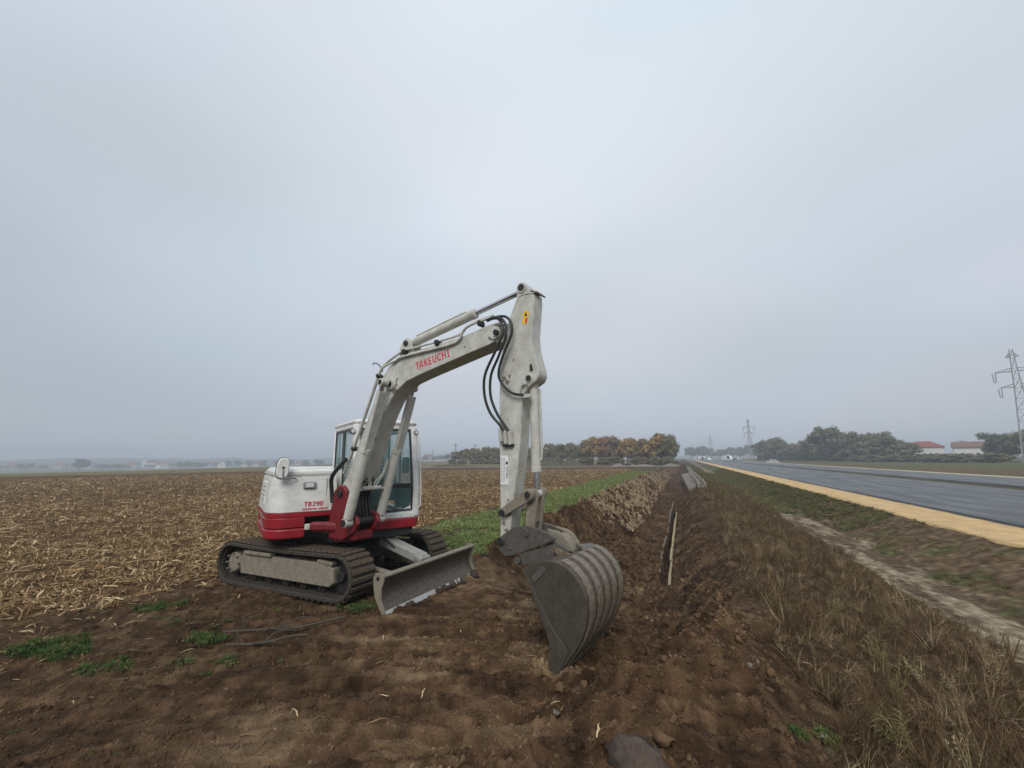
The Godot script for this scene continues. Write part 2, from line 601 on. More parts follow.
func land(t: float, l: float, ku: float, kd: float) -> float:
	var y := lerpf(ku, kd, dug(t, l)) if t > 3.0 else ku
	var far := 1.0 / (1.0 + maxf(0.0, absf(t) - 30.0) * 0.05)
	var x := t * 0.35914 + l * 0.93328
	var z := -t * 0.93328 + l * 0.35914
	var n1 := nz_a.get_noise_2d(x, z)
	var n2 := nz_b.get_noise_2d(x, z)
	if l < -4.05:
		# field: low ridges, calmer where the machine stands
		y += (0.035 * n1 + 0.036 * n2) * far
		if t < 9.0:
			var p := drag(x, z)
			var sm := smeared(x, z)
			var step := fposmod(p * 2.1 + 0.8 * nz_c.get_noise_2d(x * 0.4, p * 0.7), 1.0)
			y += (0.05 * nz_c.get_noise_2d(x * 0.35, p * 2.6) + 0.05 * (step - 0.6) * (1.0 - sm) + 0.024 * nz_c.get_noise_2d(x * 1.1, p * 11.0) + 0.045 * (1.0 - sm) * (clods(x, z) - 0.5)) * smoothstep(-9.0, -6.0, l)
	elif l < 0.4:
		var s := dug(t, l)
		var p := drag(x, z)
		var sm := smeared(x, z) * (1.0 - s) * smoothstep(-0.4, -1.4, l)
		var scrape := (nz_c.get_noise_2d(x * 0.3, p * 3.0) + 0.9 * (1.0 - sm) * (fposmod(p * 2.1 + 0.8 * nz_c.get_noise_2d(x * 0.4, p * 0.7), 1.0) - 0.6)) * (1.0 - s)
		var scoop := nz_c.get_noise_2d(t * 1.5, l * 0.28) * s * smoothstep(-4.1, -3.6, l) * (1.0 - smoothstep(-1.7, -1.0, l))
		var comb := absf(fposmod((t + 0.25 * l) / 0.52 + 0.9 * n1, 1.0) - 0.5) * 2.0
		scoop += (0.35 * comb + 0.35 * n2 * comb) * s * smoothstep(-4.1, -3.7, l) * (1.0 - smoothstep(-2.0, -1.2, l)) * smoothstep(9.0, 12.0, t)
		var loose := smoothstep(-2.2, -0.6, l) * (1.0 - smoothstep(14.0, 26.0, t) * 0.6)
		y += 0.06 * scrape + 0.3 * scoop + 0.11 * s * smoothstep(-4.1, -3.7, l) * (1.0 - smoothstep(-1.8, -1.0, l)) * (clods(x * 0.45, z * 0.45) - 0.4) + 0.045 * n1 + (1.0 - 0.85 * sm) * (0.035 * n2 + 0.055 * (clods(x, z) - 0.5) + 0.006 * nz_d.get_noise_2d(x, z)) + 0.024 * (1.0 - s) * nz_c.get_noise_2d(x * 1.1, p * 11.0)
		y += loose * (0.10 * n1 + 0.04 * n2 + 0.07 * clods(x * 0.55, z * 0.55))
		if t > 10.8 and t < 33.0:
			var w := 1.0 - smoothstep(0.11, 0.15, absf(l - slot_at(t)))
			y -= 0.5 * w * smoothstep(11.3, 11.8, t) * (1.0 - smoothstep(29.0, 32.0, t))
	elif l < 4.1:
		y += (0.085 * n1 + 0.05 * n2 + 0.02 * nz_d.get_noise_2d(x, z)) * (0.4 + 0.6 * far)
	elif l < 5.3:
		y += 0.03 * n1 + 0.015 * n2 + 0.04 * nz_c.get_noise_2d(t * 0.12, l * 3.0)
	elif l < 7.3:
		y += (0.09 * n1 + 0.04 * n2) * (1.0 - smoothstep(6.7, 7.3, l))
	elif l > 30.0:
		y += 0.12 * n1
	# the land falls away to the village
	if l < -50.0:
		y -= 7.5 * smoothstep(70.0, 570.0, sqrt(x * x + z * z)) * smoothstep(20.0, 120.0, -x + 0.25 * z)
	if t < 9.0 and l > -3.0 and l < 2.0:
		y += 0.20 * bump_at(t, l, 3.5, -0.35, 0.6, 0.45) + 0.24 * bump_at(t, l, 4.2, 0.1, 0.9, 0.45) + 0.16 * bump_at(t, l, 5.8, 0.35, 1.3, 0.45)
		y -= 0.22 * bump_at(t, l, 4.75, -0.8, 0.55, 0.45)
	return y


func ground_y(t: float, l: float) -> float:
	return land(t, l, knots(KU, l), knots(KD, l))


func spot(t: float, l: float) -> Vector3:
	return DIR * t + LAT * l + Vector3(0, ground_y(t, l), 0)


func tl(p: Vector3) -> Vector2:
	return Vector2(p.dot(DIR), p.dot(LAT))


func soil_color(t: float, l: float, x: float, z: float) -> Color:
	var dark := Vector3(0.068, 0.041, 0.025)
	var brown := Vector3(0.17, 0.107, 0.061)
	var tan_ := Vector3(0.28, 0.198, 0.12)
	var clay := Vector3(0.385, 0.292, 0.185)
	var stub := Vector3(0.14, 0.082, 0.037)
	var n1 := nz_a.get_noise_2d(x * 0.6 + 40.0, z * 0.6)
	var n2 := nz_b.get_noise_2d(x * 0.8, z * 0.8 + 70.0)
	var n3 := smeared(x, z)
	var n4 := nz_c.get_noise_2d(x * 1.1, drag(x, z) * 11.0)
	var w := clampf(0.5 + 0.9 * n1 + 0.6 * n2 + 0.7 * n4, 0.0, 1.0)  # wide dark to brown spread, painted to strengthen the shading of the soil
	var c := dark.lerp(brown, w)
	var e := l + 0.45 * n1 + 0.2 * n2
	if e > 29.0:
		var olive := Vector3(0.16, 0.165, 0.075)
		c = olive.lerp(Vector3(0.22, 0.15, 0.08), smoothstep(-0.2, 0.35, nz_a.get_noise_2d(x * 0.04, z * 0.1)) * (1.0 - smoothstep(34.0, 60.0, e) * 0.7))
	elif l > 17.0:
		c = Vector3(0.20, 0.165, 0.115).lerp(Vector3(0.13, 0.13, 0.06), w)
	elif e > 5.35:
		var g := smoothstep(-0.25, 0.3, n1 * 0.7 + 0.5 * nz_a.get_noise_2d(x * 0.12, z * 0.12) + 0.5 * smoothstep(14.0, 30.0, t) - 0.25)
		c = Vector3(0.19, 0.135, 0.082).lerp(Vector3(0.30, 0.22, 0.14), smoothstep(0.1, 0.4, n2)).lerp(Vector3(0.125, 0.14, 0.06), g)
	elif e > 4.0:
		c = Vector3(0.17, 0.125, 0.08).lerp(Vector3(0.42, 0.35, 0.245), smoothstep(-0.2, 0.3, nz_c.get_noise_2d(t * 0.3, l * 1.6) + 0.5 * n2 + 0.4 * n1))
	elif l > 0.35:
		c = c.lerp(Vector3(0.10, 0.066, 0.04).lerp(Vector3(0.165, 0.116, 0.067), w), smoothstep(0.2, 1.3, l + 0.6 * n1))
		c = c.lerp(Vector3(0.075, 0.085, 0.035), 0.5 * smoothstep(24.0, 40.0, t))
	elif l > -3.85:
		var s := dug(t, l)
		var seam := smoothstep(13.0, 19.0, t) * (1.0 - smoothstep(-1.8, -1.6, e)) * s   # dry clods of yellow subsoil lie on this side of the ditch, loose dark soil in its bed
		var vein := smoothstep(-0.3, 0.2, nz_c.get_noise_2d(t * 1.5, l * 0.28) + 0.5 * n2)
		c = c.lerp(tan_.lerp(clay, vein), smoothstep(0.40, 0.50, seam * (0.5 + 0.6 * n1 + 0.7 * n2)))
		if s < 0.5 and l < -0.3:
			c = c.lerp(brown.lerp(tan_, smoothstep(-0.15, 0.35, n1 + 0.4 * n4)), n3 * 0.85 * smoothstep(-0.5, -1.3, l))
		elif l > -1.8:
			c = c.lerp(tan_, smoothstep(0.28, 0.6, n1) * 0.4)
	else:
		var edge := -7.0 - 0.6 * (1.0 - smoothstep(2.6, 5.2, t))
		var f := smoothstep(edge + 0.5, edge - 0.5, l + 0.9 * n1 + 0.4 * n2)
		var turf := smoothstep(7.4, 9.6, t + 1.2 * n1) * (1.0 - f)
		c = c.lerp(brown.lerp(tan_, smoothstep(-0.1, 0.4, n1 + 0.4 * n4)), n3 * 0.7 * (1.0 - f))
		c = c.lerp(stub.lerp(Vector3(0.215, 0.138, 0.065), w), f)
		c = c.lerp(Vector3(0.14, 0.145, 0.065), turf * clampf(0.55 + 0.8 * n1 + 0.5 * n2, 0.1, 0.85))
		# the neighbours' parcels past the maize: winter wheat, ploughland, wheat again, each with its own edge
		var parcel := -0.8 * z - 0.6 * x
		if parcel > 98.0:
			c = Vector3(0.27, 0.24, 0.12)
		if parcel > 165.0:
			c = Vector3(0.26, 0.21, 0.15)
		if parcel > 260.0:
			c = Vector3(0.20, 0.22, 0.12)
	# black topsoil was spread on the field side of the machine
	if l < -1.0 and t < 9.0:
		c = c.lerp(dark.lerp(brown, 0.55 * w), 0.75 * smoothstep(-0.3, -2.6, x + 0.9 * n1) * (1.0 - smoothstep(-7.0, -8.5, l)))
	# crumbs lighter and darker at random, painted contrast where soil shading is weak
	if l < 29.0:
		c *= lerpf(0.75, 1.2, smoothstep(-0.3, 0.3, nz_b.get_noise_2d(x * 0.9 + 5.0, z * 0.9)))
	return Color(c.x, c.y, c.z)


func make_ground() -> void:
	var ls := PackedFloat32Array()
	var left := PackedFloat32Array()
	var q := -5.5
	while q > -1500.0:
		left.append(q)
		q -= 0.028 + (-5.5 - q) * 0.024
	left.reverse()
	ls.append_array(left)
	q = -5.5 + 0.026
	while q < 5.0:
		ls.append(q)
		q += 0.026 if q < 3.0 else 0.05
	while q < 1500.0:
		ls.append(q)
		q += 0.05 + (q - 5.0) * 0.024
	var ts := PackedFloat32Array()
	var back := PackedFloat32Array()
	q = 0.9
	while q > -300.0:
		back.append(q)
		q -= 0.04 + (0.9 - q) * 0.09
	back.reverse()
	ts.append_array(back)
	q = 0.93
	while q < 2200.0:
		ts.append(q)
		var dt := minf(maxf(0.021, q * q * 0.0013), q * 0.045)
		q += minf(dt, 0.1) if q < 30.0 else (minf(dt, 0.24) if q < 60.0 else dt)
	var nc := ls.size()
	var nr := ts.size()
	print("ground ", nc, " x ", nr)
	var ku := PackedFloat32Array()
	var kd := PackedFloat32Array()
	for l in ls:
		ku.append(knots(KU, l))
		kd.append(knots(KD, l))
	var v := PackedVector3Array()
	var n := PackedVector3Array()
	var c := PackedColorArray()
	v.resize(nc * nr)
	n.resize(nc * nr)
	c.resize(nc * nr)
	for j in nr:
		var t := ts[j]
		for i in nc:
			var l := ls[i]
			var y := land(t, l, ku[i], kd[i])
			var x := t * 0.35914 + l * 0.93328
			var z := -t * 0.93328 + l * 0.35914
			v[j * nc + i] = Vector3(x, y, z)
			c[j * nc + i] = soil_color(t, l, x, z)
	for j in nr:
		var j0 := maxi(j - 1, 0) * nc
		var j1 := mini(j + 1, nr - 1) * nc
		for i in nc:
			var a := v[j * nc + mini(i + 1, nc - 1)] - v[j * nc + maxi(i - 1, 0)]
			var b := v[j1 + i] - v[j0 + i]
			n[j * nc + i] = a.cross(b).normalized()
	var ix := PackedInt32Array()
	ix.resize((nc - 1) * (nr - 1) * 6)
	var k := 0
	for j in nr - 1:
		for i in nc - 1:
			var o := j * nc + i
			ix[k] = o
			ix[k + 1] = o + nc
			ix[k + 2] = o + 1
			ix[k + 3] = o + 1
			ix[k + 4] = o + nc
			ix[k + 5] = o + nc + 1
			k += 6
	var a := []
	a.resize(Mesh.ARRAY_MAX)
	a[Mesh.ARRAY_VERTEX] = v
	a[Mesh.ARRAY_NORMAL] = n
	a[Mesh.ARRAY_COLOR] = c
	a[Mesh.ARRAY_INDEX] = ix
	var me := ArrayMesh.new()
	me.add_surface_from_arrays(Mesh.PRIMITIVE_TRIANGLES, a)
	structure("ground", me, mats.soil)


# a strip that runs with the road: edges wander a little, the sides go down into the ground
func strip(l0: float, l1: float, y: float, thick: float, t0: float, t1: float, wander: float, seed_: float) -> ArrayMesh:
	var v := PackedVector3Array()
	var n := PackedVector3Array()
	var uv := PackedVector2Array()
	var ix := PackedInt32Array()
	var across := 8
	var t := t0
	var rows := 0
	while true:
		var w0 := wander * (nz_b.get_noise_2d(t * 0.35, seed_) + 0.6 * nz_b.get_noise_2d(t * 1.7, seed_ + 9.0))
		var w1 := wander * (nz_b.get_noise_2d(t * 0.35, seed_ + 50.0) + 0.6 * nz_b.get_noise_2d(t * 1.7, seed_ + 59.0))
		for k in across + 3:
			var f := clampf((k - 1) / float(across), 0.0, 1.0)
			var l := lerpf(l0 + w0, l1 + w1, f)
			var low := thick if k == 0 or k == across + 2 else 0.0
			var rough := 0.02 * nz_b.get_noise_2d(t * 0.8, l * 2.0) if wander > 0.05 and low == 0.0 else 0.0
			v.append(DIR * t + LAT * (l + (-0.02 if k == 0 else (0.02 if k == across + 2 else 0.0))) + Vector3(0, y - low + rough, 0))
			n.append(Vector3.UP if low == 0.0 else (LAT * (-1.0 if k == 0 else 1.0) + Vector3(0, 0.3, 0)).normalized())
			uv.append(Vector2(l / 9.0, t / 70.0))
		rows += 1
		if t >= t1:
			break
		t += clampf(absf(t) * 0.04, 0.2, 40.0)
	var w := across + 3
	for j in rows - 1:
		for k in w - 1:
			var o := j * w + k
			ix.append_array(PackedInt32Array([o, o + w, o + 1, o + 1, o + w, o + w + 1]))
	var a := []
	a.resize(Mesh.ARRAY_MAX)
	a[Mesh.ARRAY_VERTEX] = v
	a[Mesh.ARRAY_NORMAL] = n
	a[Mesh.ARRAY_TEX_UV] = uv
	a[Mesh.ARRAY_INDEX] = ix
	var me := ArrayMesh.new()
	me.add_surface_from_arrays(Mesh.PRIMITIVE_TRIANGLES, a)
	return me


func make_road() -> void:
	structure("verge", strip(7.15, 9.05, -0.19, 0.12, -40, 1500, 0.14, 3.0), mats.verge_sand)
	structure("road", strip(8.98, 17.9, -0.10, 0.12, -40, 1500, 0.03, 7.0), mats.asphalt)
	structure("road", strip(20.3, 27.0, -0.10, 0.12, -40, 1500, 0.03, 17.0), mats.asphalt)
	structure("verge", strip(26.98, 28.4, -0.09, 0.2, -40, 1500, 0.12, 23.0), mats.pale_verge)


# ---------------------------------------------------------------- the excavator
func text_on(said: String, wide: float, high: float, m: Material, parent: Node, at: Vector3, turn: Basis, called := "lettering", bold := true) -> void:
	var f := SystemFont.new()
	f.font_names = PackedStringArray(["Droid Sans"])
	f.font_weight = 700 if bold else 400
	var t := TextMesh.new()
	t.font = f
	t.text = said
	t.font_size = 48
	t.pixel_size = 0.01
	t.depth = 0.02
	var b := t.get_aabb()
	var s := Vector3(wide / maxf(b.size.x, 0.001), high / maxf(b.size.y, 0.001), 0.15)
	mpart(called, t, m, parent, Transform3D(turn * Basis.from_scale(s), at - turn * (b.get_center() * s * Vector3(1, 1, 0))))


func cylinder_pair(called: String, a: Vector3, b: Vector3, split: float, r_barrel: float, r_rod: float, root: Node, xf: Transform3D, guard := 0.0) -> void:
	var d := (b - a).normalized()
	var long := a.distance_to(b)
	var g := Geo.new()
	g.turned(a + d * 0.05, d, [[0.0, r_barrel * 0.85], [0.02, r_barrel], [long * split - 0.06, r_barrel], [long * split - 0.058, r_barrel * 1.08], [long * split, r_barrel * 1.08], [long * split + 0.008, r_barrel * 0.8]], 20)
	g.rod(a - Vector3(0, 0, r_barrel * 0.9), a + Vector3(0, 0, r_barrel * 0.9), r_barrel * 0.95, 16)
	var o := part(called, g, mats.arm_paint, root, xf)
	g = Geo.new()
	g.rod(a + d * long * split, b - d * 0.03, r_rod, 16)
	part("rod", g, mats.chrome, o)
	g = Geo.new()
	g.rod(b - Vector3(0, 0, r_barrel * 0.9), b + Vector3(0, 0, r_barrel * 0.9), r_barrel * 0.85, 16)
	part("rod_eye", g, mats.arm_paint, o)
	g = Geo.new()
	var side := d.cross(Vector3.BACK).normalized()
	g.tube([a + d * 0.12 - side * (r_barrel + 0.02), a + d * 0.3 - side * (r_barrel + 0.022), a + d * (long * split - 0.15) - side * (r_barrel + 0.022), a + d * (long * split - 0.08) - side * r_barrel * 0.8], 0.012, 6, 4)
	part("oil_pipe", g, mats.arm_paint, o)
	if guard > 0.0:
		g = Geo.new()
		g.bar(a + d * long * split + side * (r_barrel * 0.75), b - d * 0.12 + side * (r_barrel * 0.75), 0.012, guard, 0.004, Vector3.BACK)
		g.bar(a + d * long * split + side * (r_barrel * 0.35) + Vector3(0, 0, guard * 0.5), b - d * 0.12 + side * (r_barrel * 0.35) + Vector3(0, 0, guard * 0.5), 0.055, 0.01, 0.003, Vector3.BACK)
		part("rod_guard", g, mats.arm_paint, o)


func make_excavator() -> void:
	var ang := deg_to_rad(25.7)
	var at := Vector3(-2.95, -0.005, -7.68)
	var root := thing("excavator", "white and red tracked excavator with raised boom and wide bucket on bare soil", "excavator", at, -ang)
	var up := Transform3D(Basis(Vector3.UP, -(deg_to_rad(57.0) - ang)), Vector3(-0.108, 0.0, 0.052))
	var boom_world := Transform3D(Basis(Vector3.UP, -deg_to_rad(32.0)), Vector3(-2.382, 0, -6.62))
	var bf := Transform3D(Basis(Vector3.UP, -ang), Vector3(at.x, 0, at.z)).affine_inverse() * boom_world
	undercarriage(root)
	upper(root, up)
	arm(root, bf)


func track_path(u: float, r: float) -> Array:
	# point, tangent and outward normal of the track loop, u from 0 to 1
	var half := 1.13
	var straight := 2.0 * half
	var bend := PI * 0.34
	var whole := 2.0 * straight + 2.0 * bend
	var d := fposmod(u, 1.0) * whole
	if d < straight:
		var sag := 0.012 * sin(PI * d / straight)
		return [Vector3(half - d, 0.34 - r, 0), Vector3(-1, 0, 0), Vector3(0, -1, 0), sag]
	d -= straight
	if d < bend:
		var t := -PI / 2 - d / bend * PI
		return [Vector3(-half + r * cos(t), 0.34 + r * sin(t), 0), Vector3(sin(t), -cos(t), 0), Vector3(cos(t), sin(t), 0)]
	d -= bend
	if d < straight:
		var sag := 0.02 * sin(PI * d / straight)
		return [Vector3(-half + d, 0.34 + r - sag, 0), Vector3(1, 0, 0), Vector3(0, 1, 0)]
	d -= straight
	var t := PI / 2 - d / bend * PI
	return [Vector3(half + r * cos(t), 0.34 + r * sin(t), 0), Vector3(sin(t), -cos(t), 0), Vector3(cos(t), sin(t), 0)]


func undercarriage(root: Node3D) -> void:
	var lug := Geo.new()
	lug.box(Vector3(0, 0, 0), Vector3(0.07, 0.03, 0.43), 0.012)
	var lug_mesh := lug.mesh()
	for side in [1.0, -1.0]:
		var zc: float = side * 0.875
		var g := Geo.new()
		var steps := 96
		for i in steps:
			var a := track_path(float(i) / steps, 0.31)
			var b := track_path(float(i + 1) / steps, 0.31)
			var pa: Vector3 = a[0]
			var pb: Vector3 = b[0]
			var na: Vector3 = a[2]
			var nb: Vector3 = b[2]
			var z0 := zc - 0.225
			var z1 := zc + 0.225
			# outside, inside, two rims with a rounded shoulder
			var prof: Array = [[0.0, z0 + 0.015], [0.0, z1 - 0.015], [-0.012, z1], [-0.045, z1], [-0.052, z1 - 0.02], [-0.052, z0 + 0.02], [-0.045, z0], [-0.012, z0]]
			for k in prof.size():
				var p0: Array = prof[k]
				var p1: Array = prof[(k + 1) % prof.size()]
				g.quad(pa + na * float(p0[0]) + Vector3(0, 0, p0[1]), pa + na * float(p1[0]) + Vector3(0, 0, p1[1]), pb + nb * float(p1[0]) + Vector3(0, 0, p1[1]), pb + nb * float(p0[0]) + Vector3(0, 0, p0[1]))
		var tr := part("track", g, mats.rubber, root)
		var count := 58
		for i in count:
			var a := track_path((i + 0.5) / count, 0.322)
			var p: Vector3 = a[0]
			var tt: Vector3 = a[1]
			var nn: Vector3 = a[2]
			mpart("tread_lug", lug_mesh, mats.tread_mud, tr, Transform3D(Basis(tt, nn, tt.cross(nn)), Vector3(p.x, p.y, zc)))
		var teeth := Geo.new()
		for i in count * 2:
			var a := track_path((i + 0.25) / (count * 2.0), 0.25)
			var p: Vector3 = a[0]
			var tt: Vector3 = a[1]
			var nn: Vector3 = a[2]
			for zz in [-0.07, 0.07]:
				teeth.box(Vector3(p.x, p.y, zc + zz + 0.08 * side), Vector3(0.03, 0.03, 0.05), 0.006, Basis(tt, nn, tt.cross(nn)))
		part("guide_teeth", teeth, mats.rubber, tr).set_meta("kind", "stuff")
		# the frame between the wheels, crusted with mud
		var f := Geo.new()
		f.prism(pv([-0.92, 0.20, 0.98, 0.20, 1.06, 0.26, 1.06, 0.44, 0.9, 0.5, -0.86, 0.5, -0.95, 0.44]), zc + 0.02 if side > 0 else zc - 0.17, zc + 0.17 if side > 0 else zc - 0.02, 0.012)
		f.box(Vector3(-0.52, 0.525, zc + 0.16 * side), Vector3(0.62, 0.05, 0.1), 0.01)
		f.box(Vector3(0.88, 0.515, zc + 0.13 * side), Vector3(0.3, 0.05, 0.1), 0.012, Basis(Vector3.BACK, -0.08))
		part("track_frame", f, mats.muddy_paint, tr)
		# sprocket with the travel motor at the rear, idler at the front
		f = Geo.new()
		var gear := PackedVector2Array()
		for i in 36:
			var rr := 0.235 if i % 4 < 2 else 0.19
			gear.append(Vector2(-1.13 + rr * cos(TAU * i / 36), 0.34 + rr * sin(TAU * i / 36)))
		f.prism(gear, zc - 0.03, zc + 0.03, 0.004)
		part("sprocket", f, mats.black_iron, tr)
		f = Geo.new()
		f.turned(Vector3(-1.13, 0.34, zc - 0.05 * side), Vector3(0, 0, side), [[0.0, 0.15], [0.17, 0.15], [0.19, 0.138], [0.2, 0.11], [0.205, 0.05]], 24)
		for k in 8:
			var t := TAU * k / 8
			f.rod(Vector3(-1.13 + 0.13 * cos(t), 0.34 + 0.13 * sin(t), zc + 0.15 * side), Vector3(-1.13 + 0.13 * cos(t), 0.34 + 0.13 * sin(t), zc + 0.19 * side), 0.014, 6)
		part("travel_motor", f, mats.muddy_paint, tr)
		f = Geo.new()
		f.turned(Vector3(1.13, 0.34, zc - 0.06), Vector3.BACK, [[0.0, 0.22], [0.01, 0.245], [0.04, 0.25], [0.08, 0.25], [0.11, 0.245], [0.12, 0.22]], 28)
		f.rod(Vector3(1.13, 0.34, zc - 0.12), Vector3(1.13, 0.34, zc + 0.12), 0.07, 16)
		part("idler", f, mats.black_iron, tr)
		for i in 5:
			f = Geo.new()
			var x := -0.74 + 0.37 * i
			f.turned(Vector3(x, 0.165, zc - 0.13), Vector3.BACK, [[0.0, 0.04], [0.02, 0.075], [0.08, 0.075], [0.09, 0.05], [0.15, 0.05], [0.16, 0.075], [0.2, 0.075], [0.215, 0.04], [0.23, 0.035]], 16)
			part("roller", f, mats.rubber, tr)
		for i in 2:
			f = Geo.new()
			f.rod(Vector3(-0.35 + 0.7 * i, 0.56, zc - 0.1), Vector3(-0.35 + 0.7 * i, 0.56, zc + 0.1), 0.045, 14)
			part("carrier_roller", f, mats.black_iron, tr)
	# car body between the tracks
	var g := Geo.new()
	g.slab(pv([-0.75, -0.45, 0.75, -0.45, 0.85, -0.3, 0.85, 0.3, 0.75, 0.45, -0.75, 0.45, -0.85, 0.3, -0.85, -0.3]), 0.36, 0.62, 0.03)
	for sx in [-0.55, 0.55]:
		for s in [-1.0, 1.0]:
			g.bar(Vector3(sx, 0.48, 0.35 * s), Vector3(sx * 1.15, 0.4, 0.78 * s), 0.3, 0.18, 0.03)
	part("car_body", g, mats.black_iron, root)
	g = Geo.new()
	g.turned(Vector3(0, 0.6, 0), Vector3.UP, [[0.0, 0.52], [0.03, 0.55], [0.1, 0.55], [0.13, 0.5]], 36)
	part("slew_ring", g, mats.black_iron, root)
	# dozer blade
	var front := [[2.035, 0.005], [1.99, 0.05], [1.925, 0.13], [1.895, 0.22], [1.9, 0.31], [1.935, 0.39], [1.98, 0.435]]
	var outline := PackedVector2Array()
	for p in front:
		outline.append(Vector2(p[0], p[1]))
	for i in range(front.size() - 1, -1, -1):
		outline.append(Vector2(front[i][0] - 0.03, front[i][1] + 0.004))
	g = Geo.new()
	g.prism(outline, -1.09, 1.09, 0.0)
	for s in [-0.75, -0.3, 0.3, 0.75]:
		g.box(Vector3(1.84, 0.24, s), Vector3(0.1, 0.34, 0.025), 0.005)
	var bl := part("dozer_blade", g, mats.shell_steel, root)
	g = Geo.new()
	g.box(Vector3(1.955, 0.452, 0), Vector3(0.09, 0.04, 2.2), 0.012)
	part("top_rail", g, mats.muddy_paint, bl)
	for s in [-1.0, 1.0]:
		g = Geo.new()
		var hole := arc2(1.905, 0.425, 0.028, 0, 360, 12)
		hole.remove_at(12)
		var pl := pv([2.045, 0.0, 2.0, 0.09, 1.955, 0.2, 1.965, 0.32, 2.0, 0.42, 1.99, 0.475, 1.93, 0.495, 1.86, 0.485, 1.825, 0.43, 1.83, 0.34, 1.86, 0.2, 1.95, 0.06, 1.99, 0.0])
		g.prism(pl, s * 1.1 - 0.014, s * 1.1 + 0.014, 0.004)
		var ep := part("end_plate", g, mats.muddy_paint, bl)
		g = Geo.new()
		g.prism(hole, s * 1.1 - 0.0155, s * 1.1 + 0.0155)
		part("eye", g, mats.black_iron, ep)
	# cutting edge: scoured bright where it has been dragged, in uneven lengths
	g = Geo.new()
	g.prism(pv([2.03, 0.0, 2.05, -0.012, 2.06, -0.008, 2.02, 0.055, 2.005, 0.05]), -1.1, 1.1, 0.0)
	part("cutting_edge", g, mats.bucket_steel, bl)
	var z := 1.095
	var k := 0
	for run in [[1.095, 0.06], [-0.03, -0.08], [-0.22, -0.30], [-0.46, -0.5], [-0.54, -0.60], [-0.86, -0.9]]:
		z = run[0]
		g = Geo.new()
		while z > float(run[1]):
			var step := minf(0.09, z - float(run[1]) + 0.002)
			var low := 0.003 * sin(z * 41.0) + 0.002 * sin(z * 97.0)
			g.quad(Vector3(2.064, -0.004 + low, z), Vector3(2.064, -0.004 + low * 0.3, z - step), Vector3(2.026, 0.055, z - step), Vector3(2.026, 0.055, z))
			g.quad(Vector3(2.064, -0.004 + low, z), Vector3(2.026, 0.055, z), Vector3(2.02, 0.05, z), Vector3(2.055, -0.01, z))
			z -= step
			k += 1
		part("worn_lip", g, mats.bright_edge, bl)
	for s in [-0.46, 0.46]:
		g = Geo.new()
		g.bar(Vector3(0.65, 0.36, s), Vector3(1.86, 0.22, s), 0.11, 0.15, 0.015)
		part("blade_arm", g, mats.muddy_paint, root)
	# lift cylinder under its long cover
	g = Geo.new()
	g.bar(Vector3(0.98, 0.66, 0.0), Vector3(1.78, 0.43, 0.0), 0.2, 0.16, 0.03)
	g.box(Vector3(1.74, 0.455, 0.0), Vector3(0.16, 0.07, 0.24), 0.015, Basis(Vector3.BACK, -0.28))
	var cc := part("blade_cylinder_cover", g, mats.dull_paint, root)
	g = Geo.new()
	g.rod(Vector3(0.78, 0.7, 0.0), Vector3(1.0, 0.65, 0.0), 0.06, 14)
	part("cylinder_end", g, mats.black_iron, cc)
	g = Geo.new()
	g.rod(Vector3(1.84, 0.41, -0.1), Vector3(1.84, 0.41, 0.1), 0.04, 12)
	part("pin", g, mats.black_iron, cc)
	g = Geo.new()
	g.tube([Vector3(0.7, 0.62, 0.1), Vector3(0.95, 0.74, 0.14), Vector3(1.2, 0.67, 0.14), Vector3(1.3, 0.58, 0.1)], 0.016, 7, 5)
	part("hose", g, mats.hose_rubber, cc)


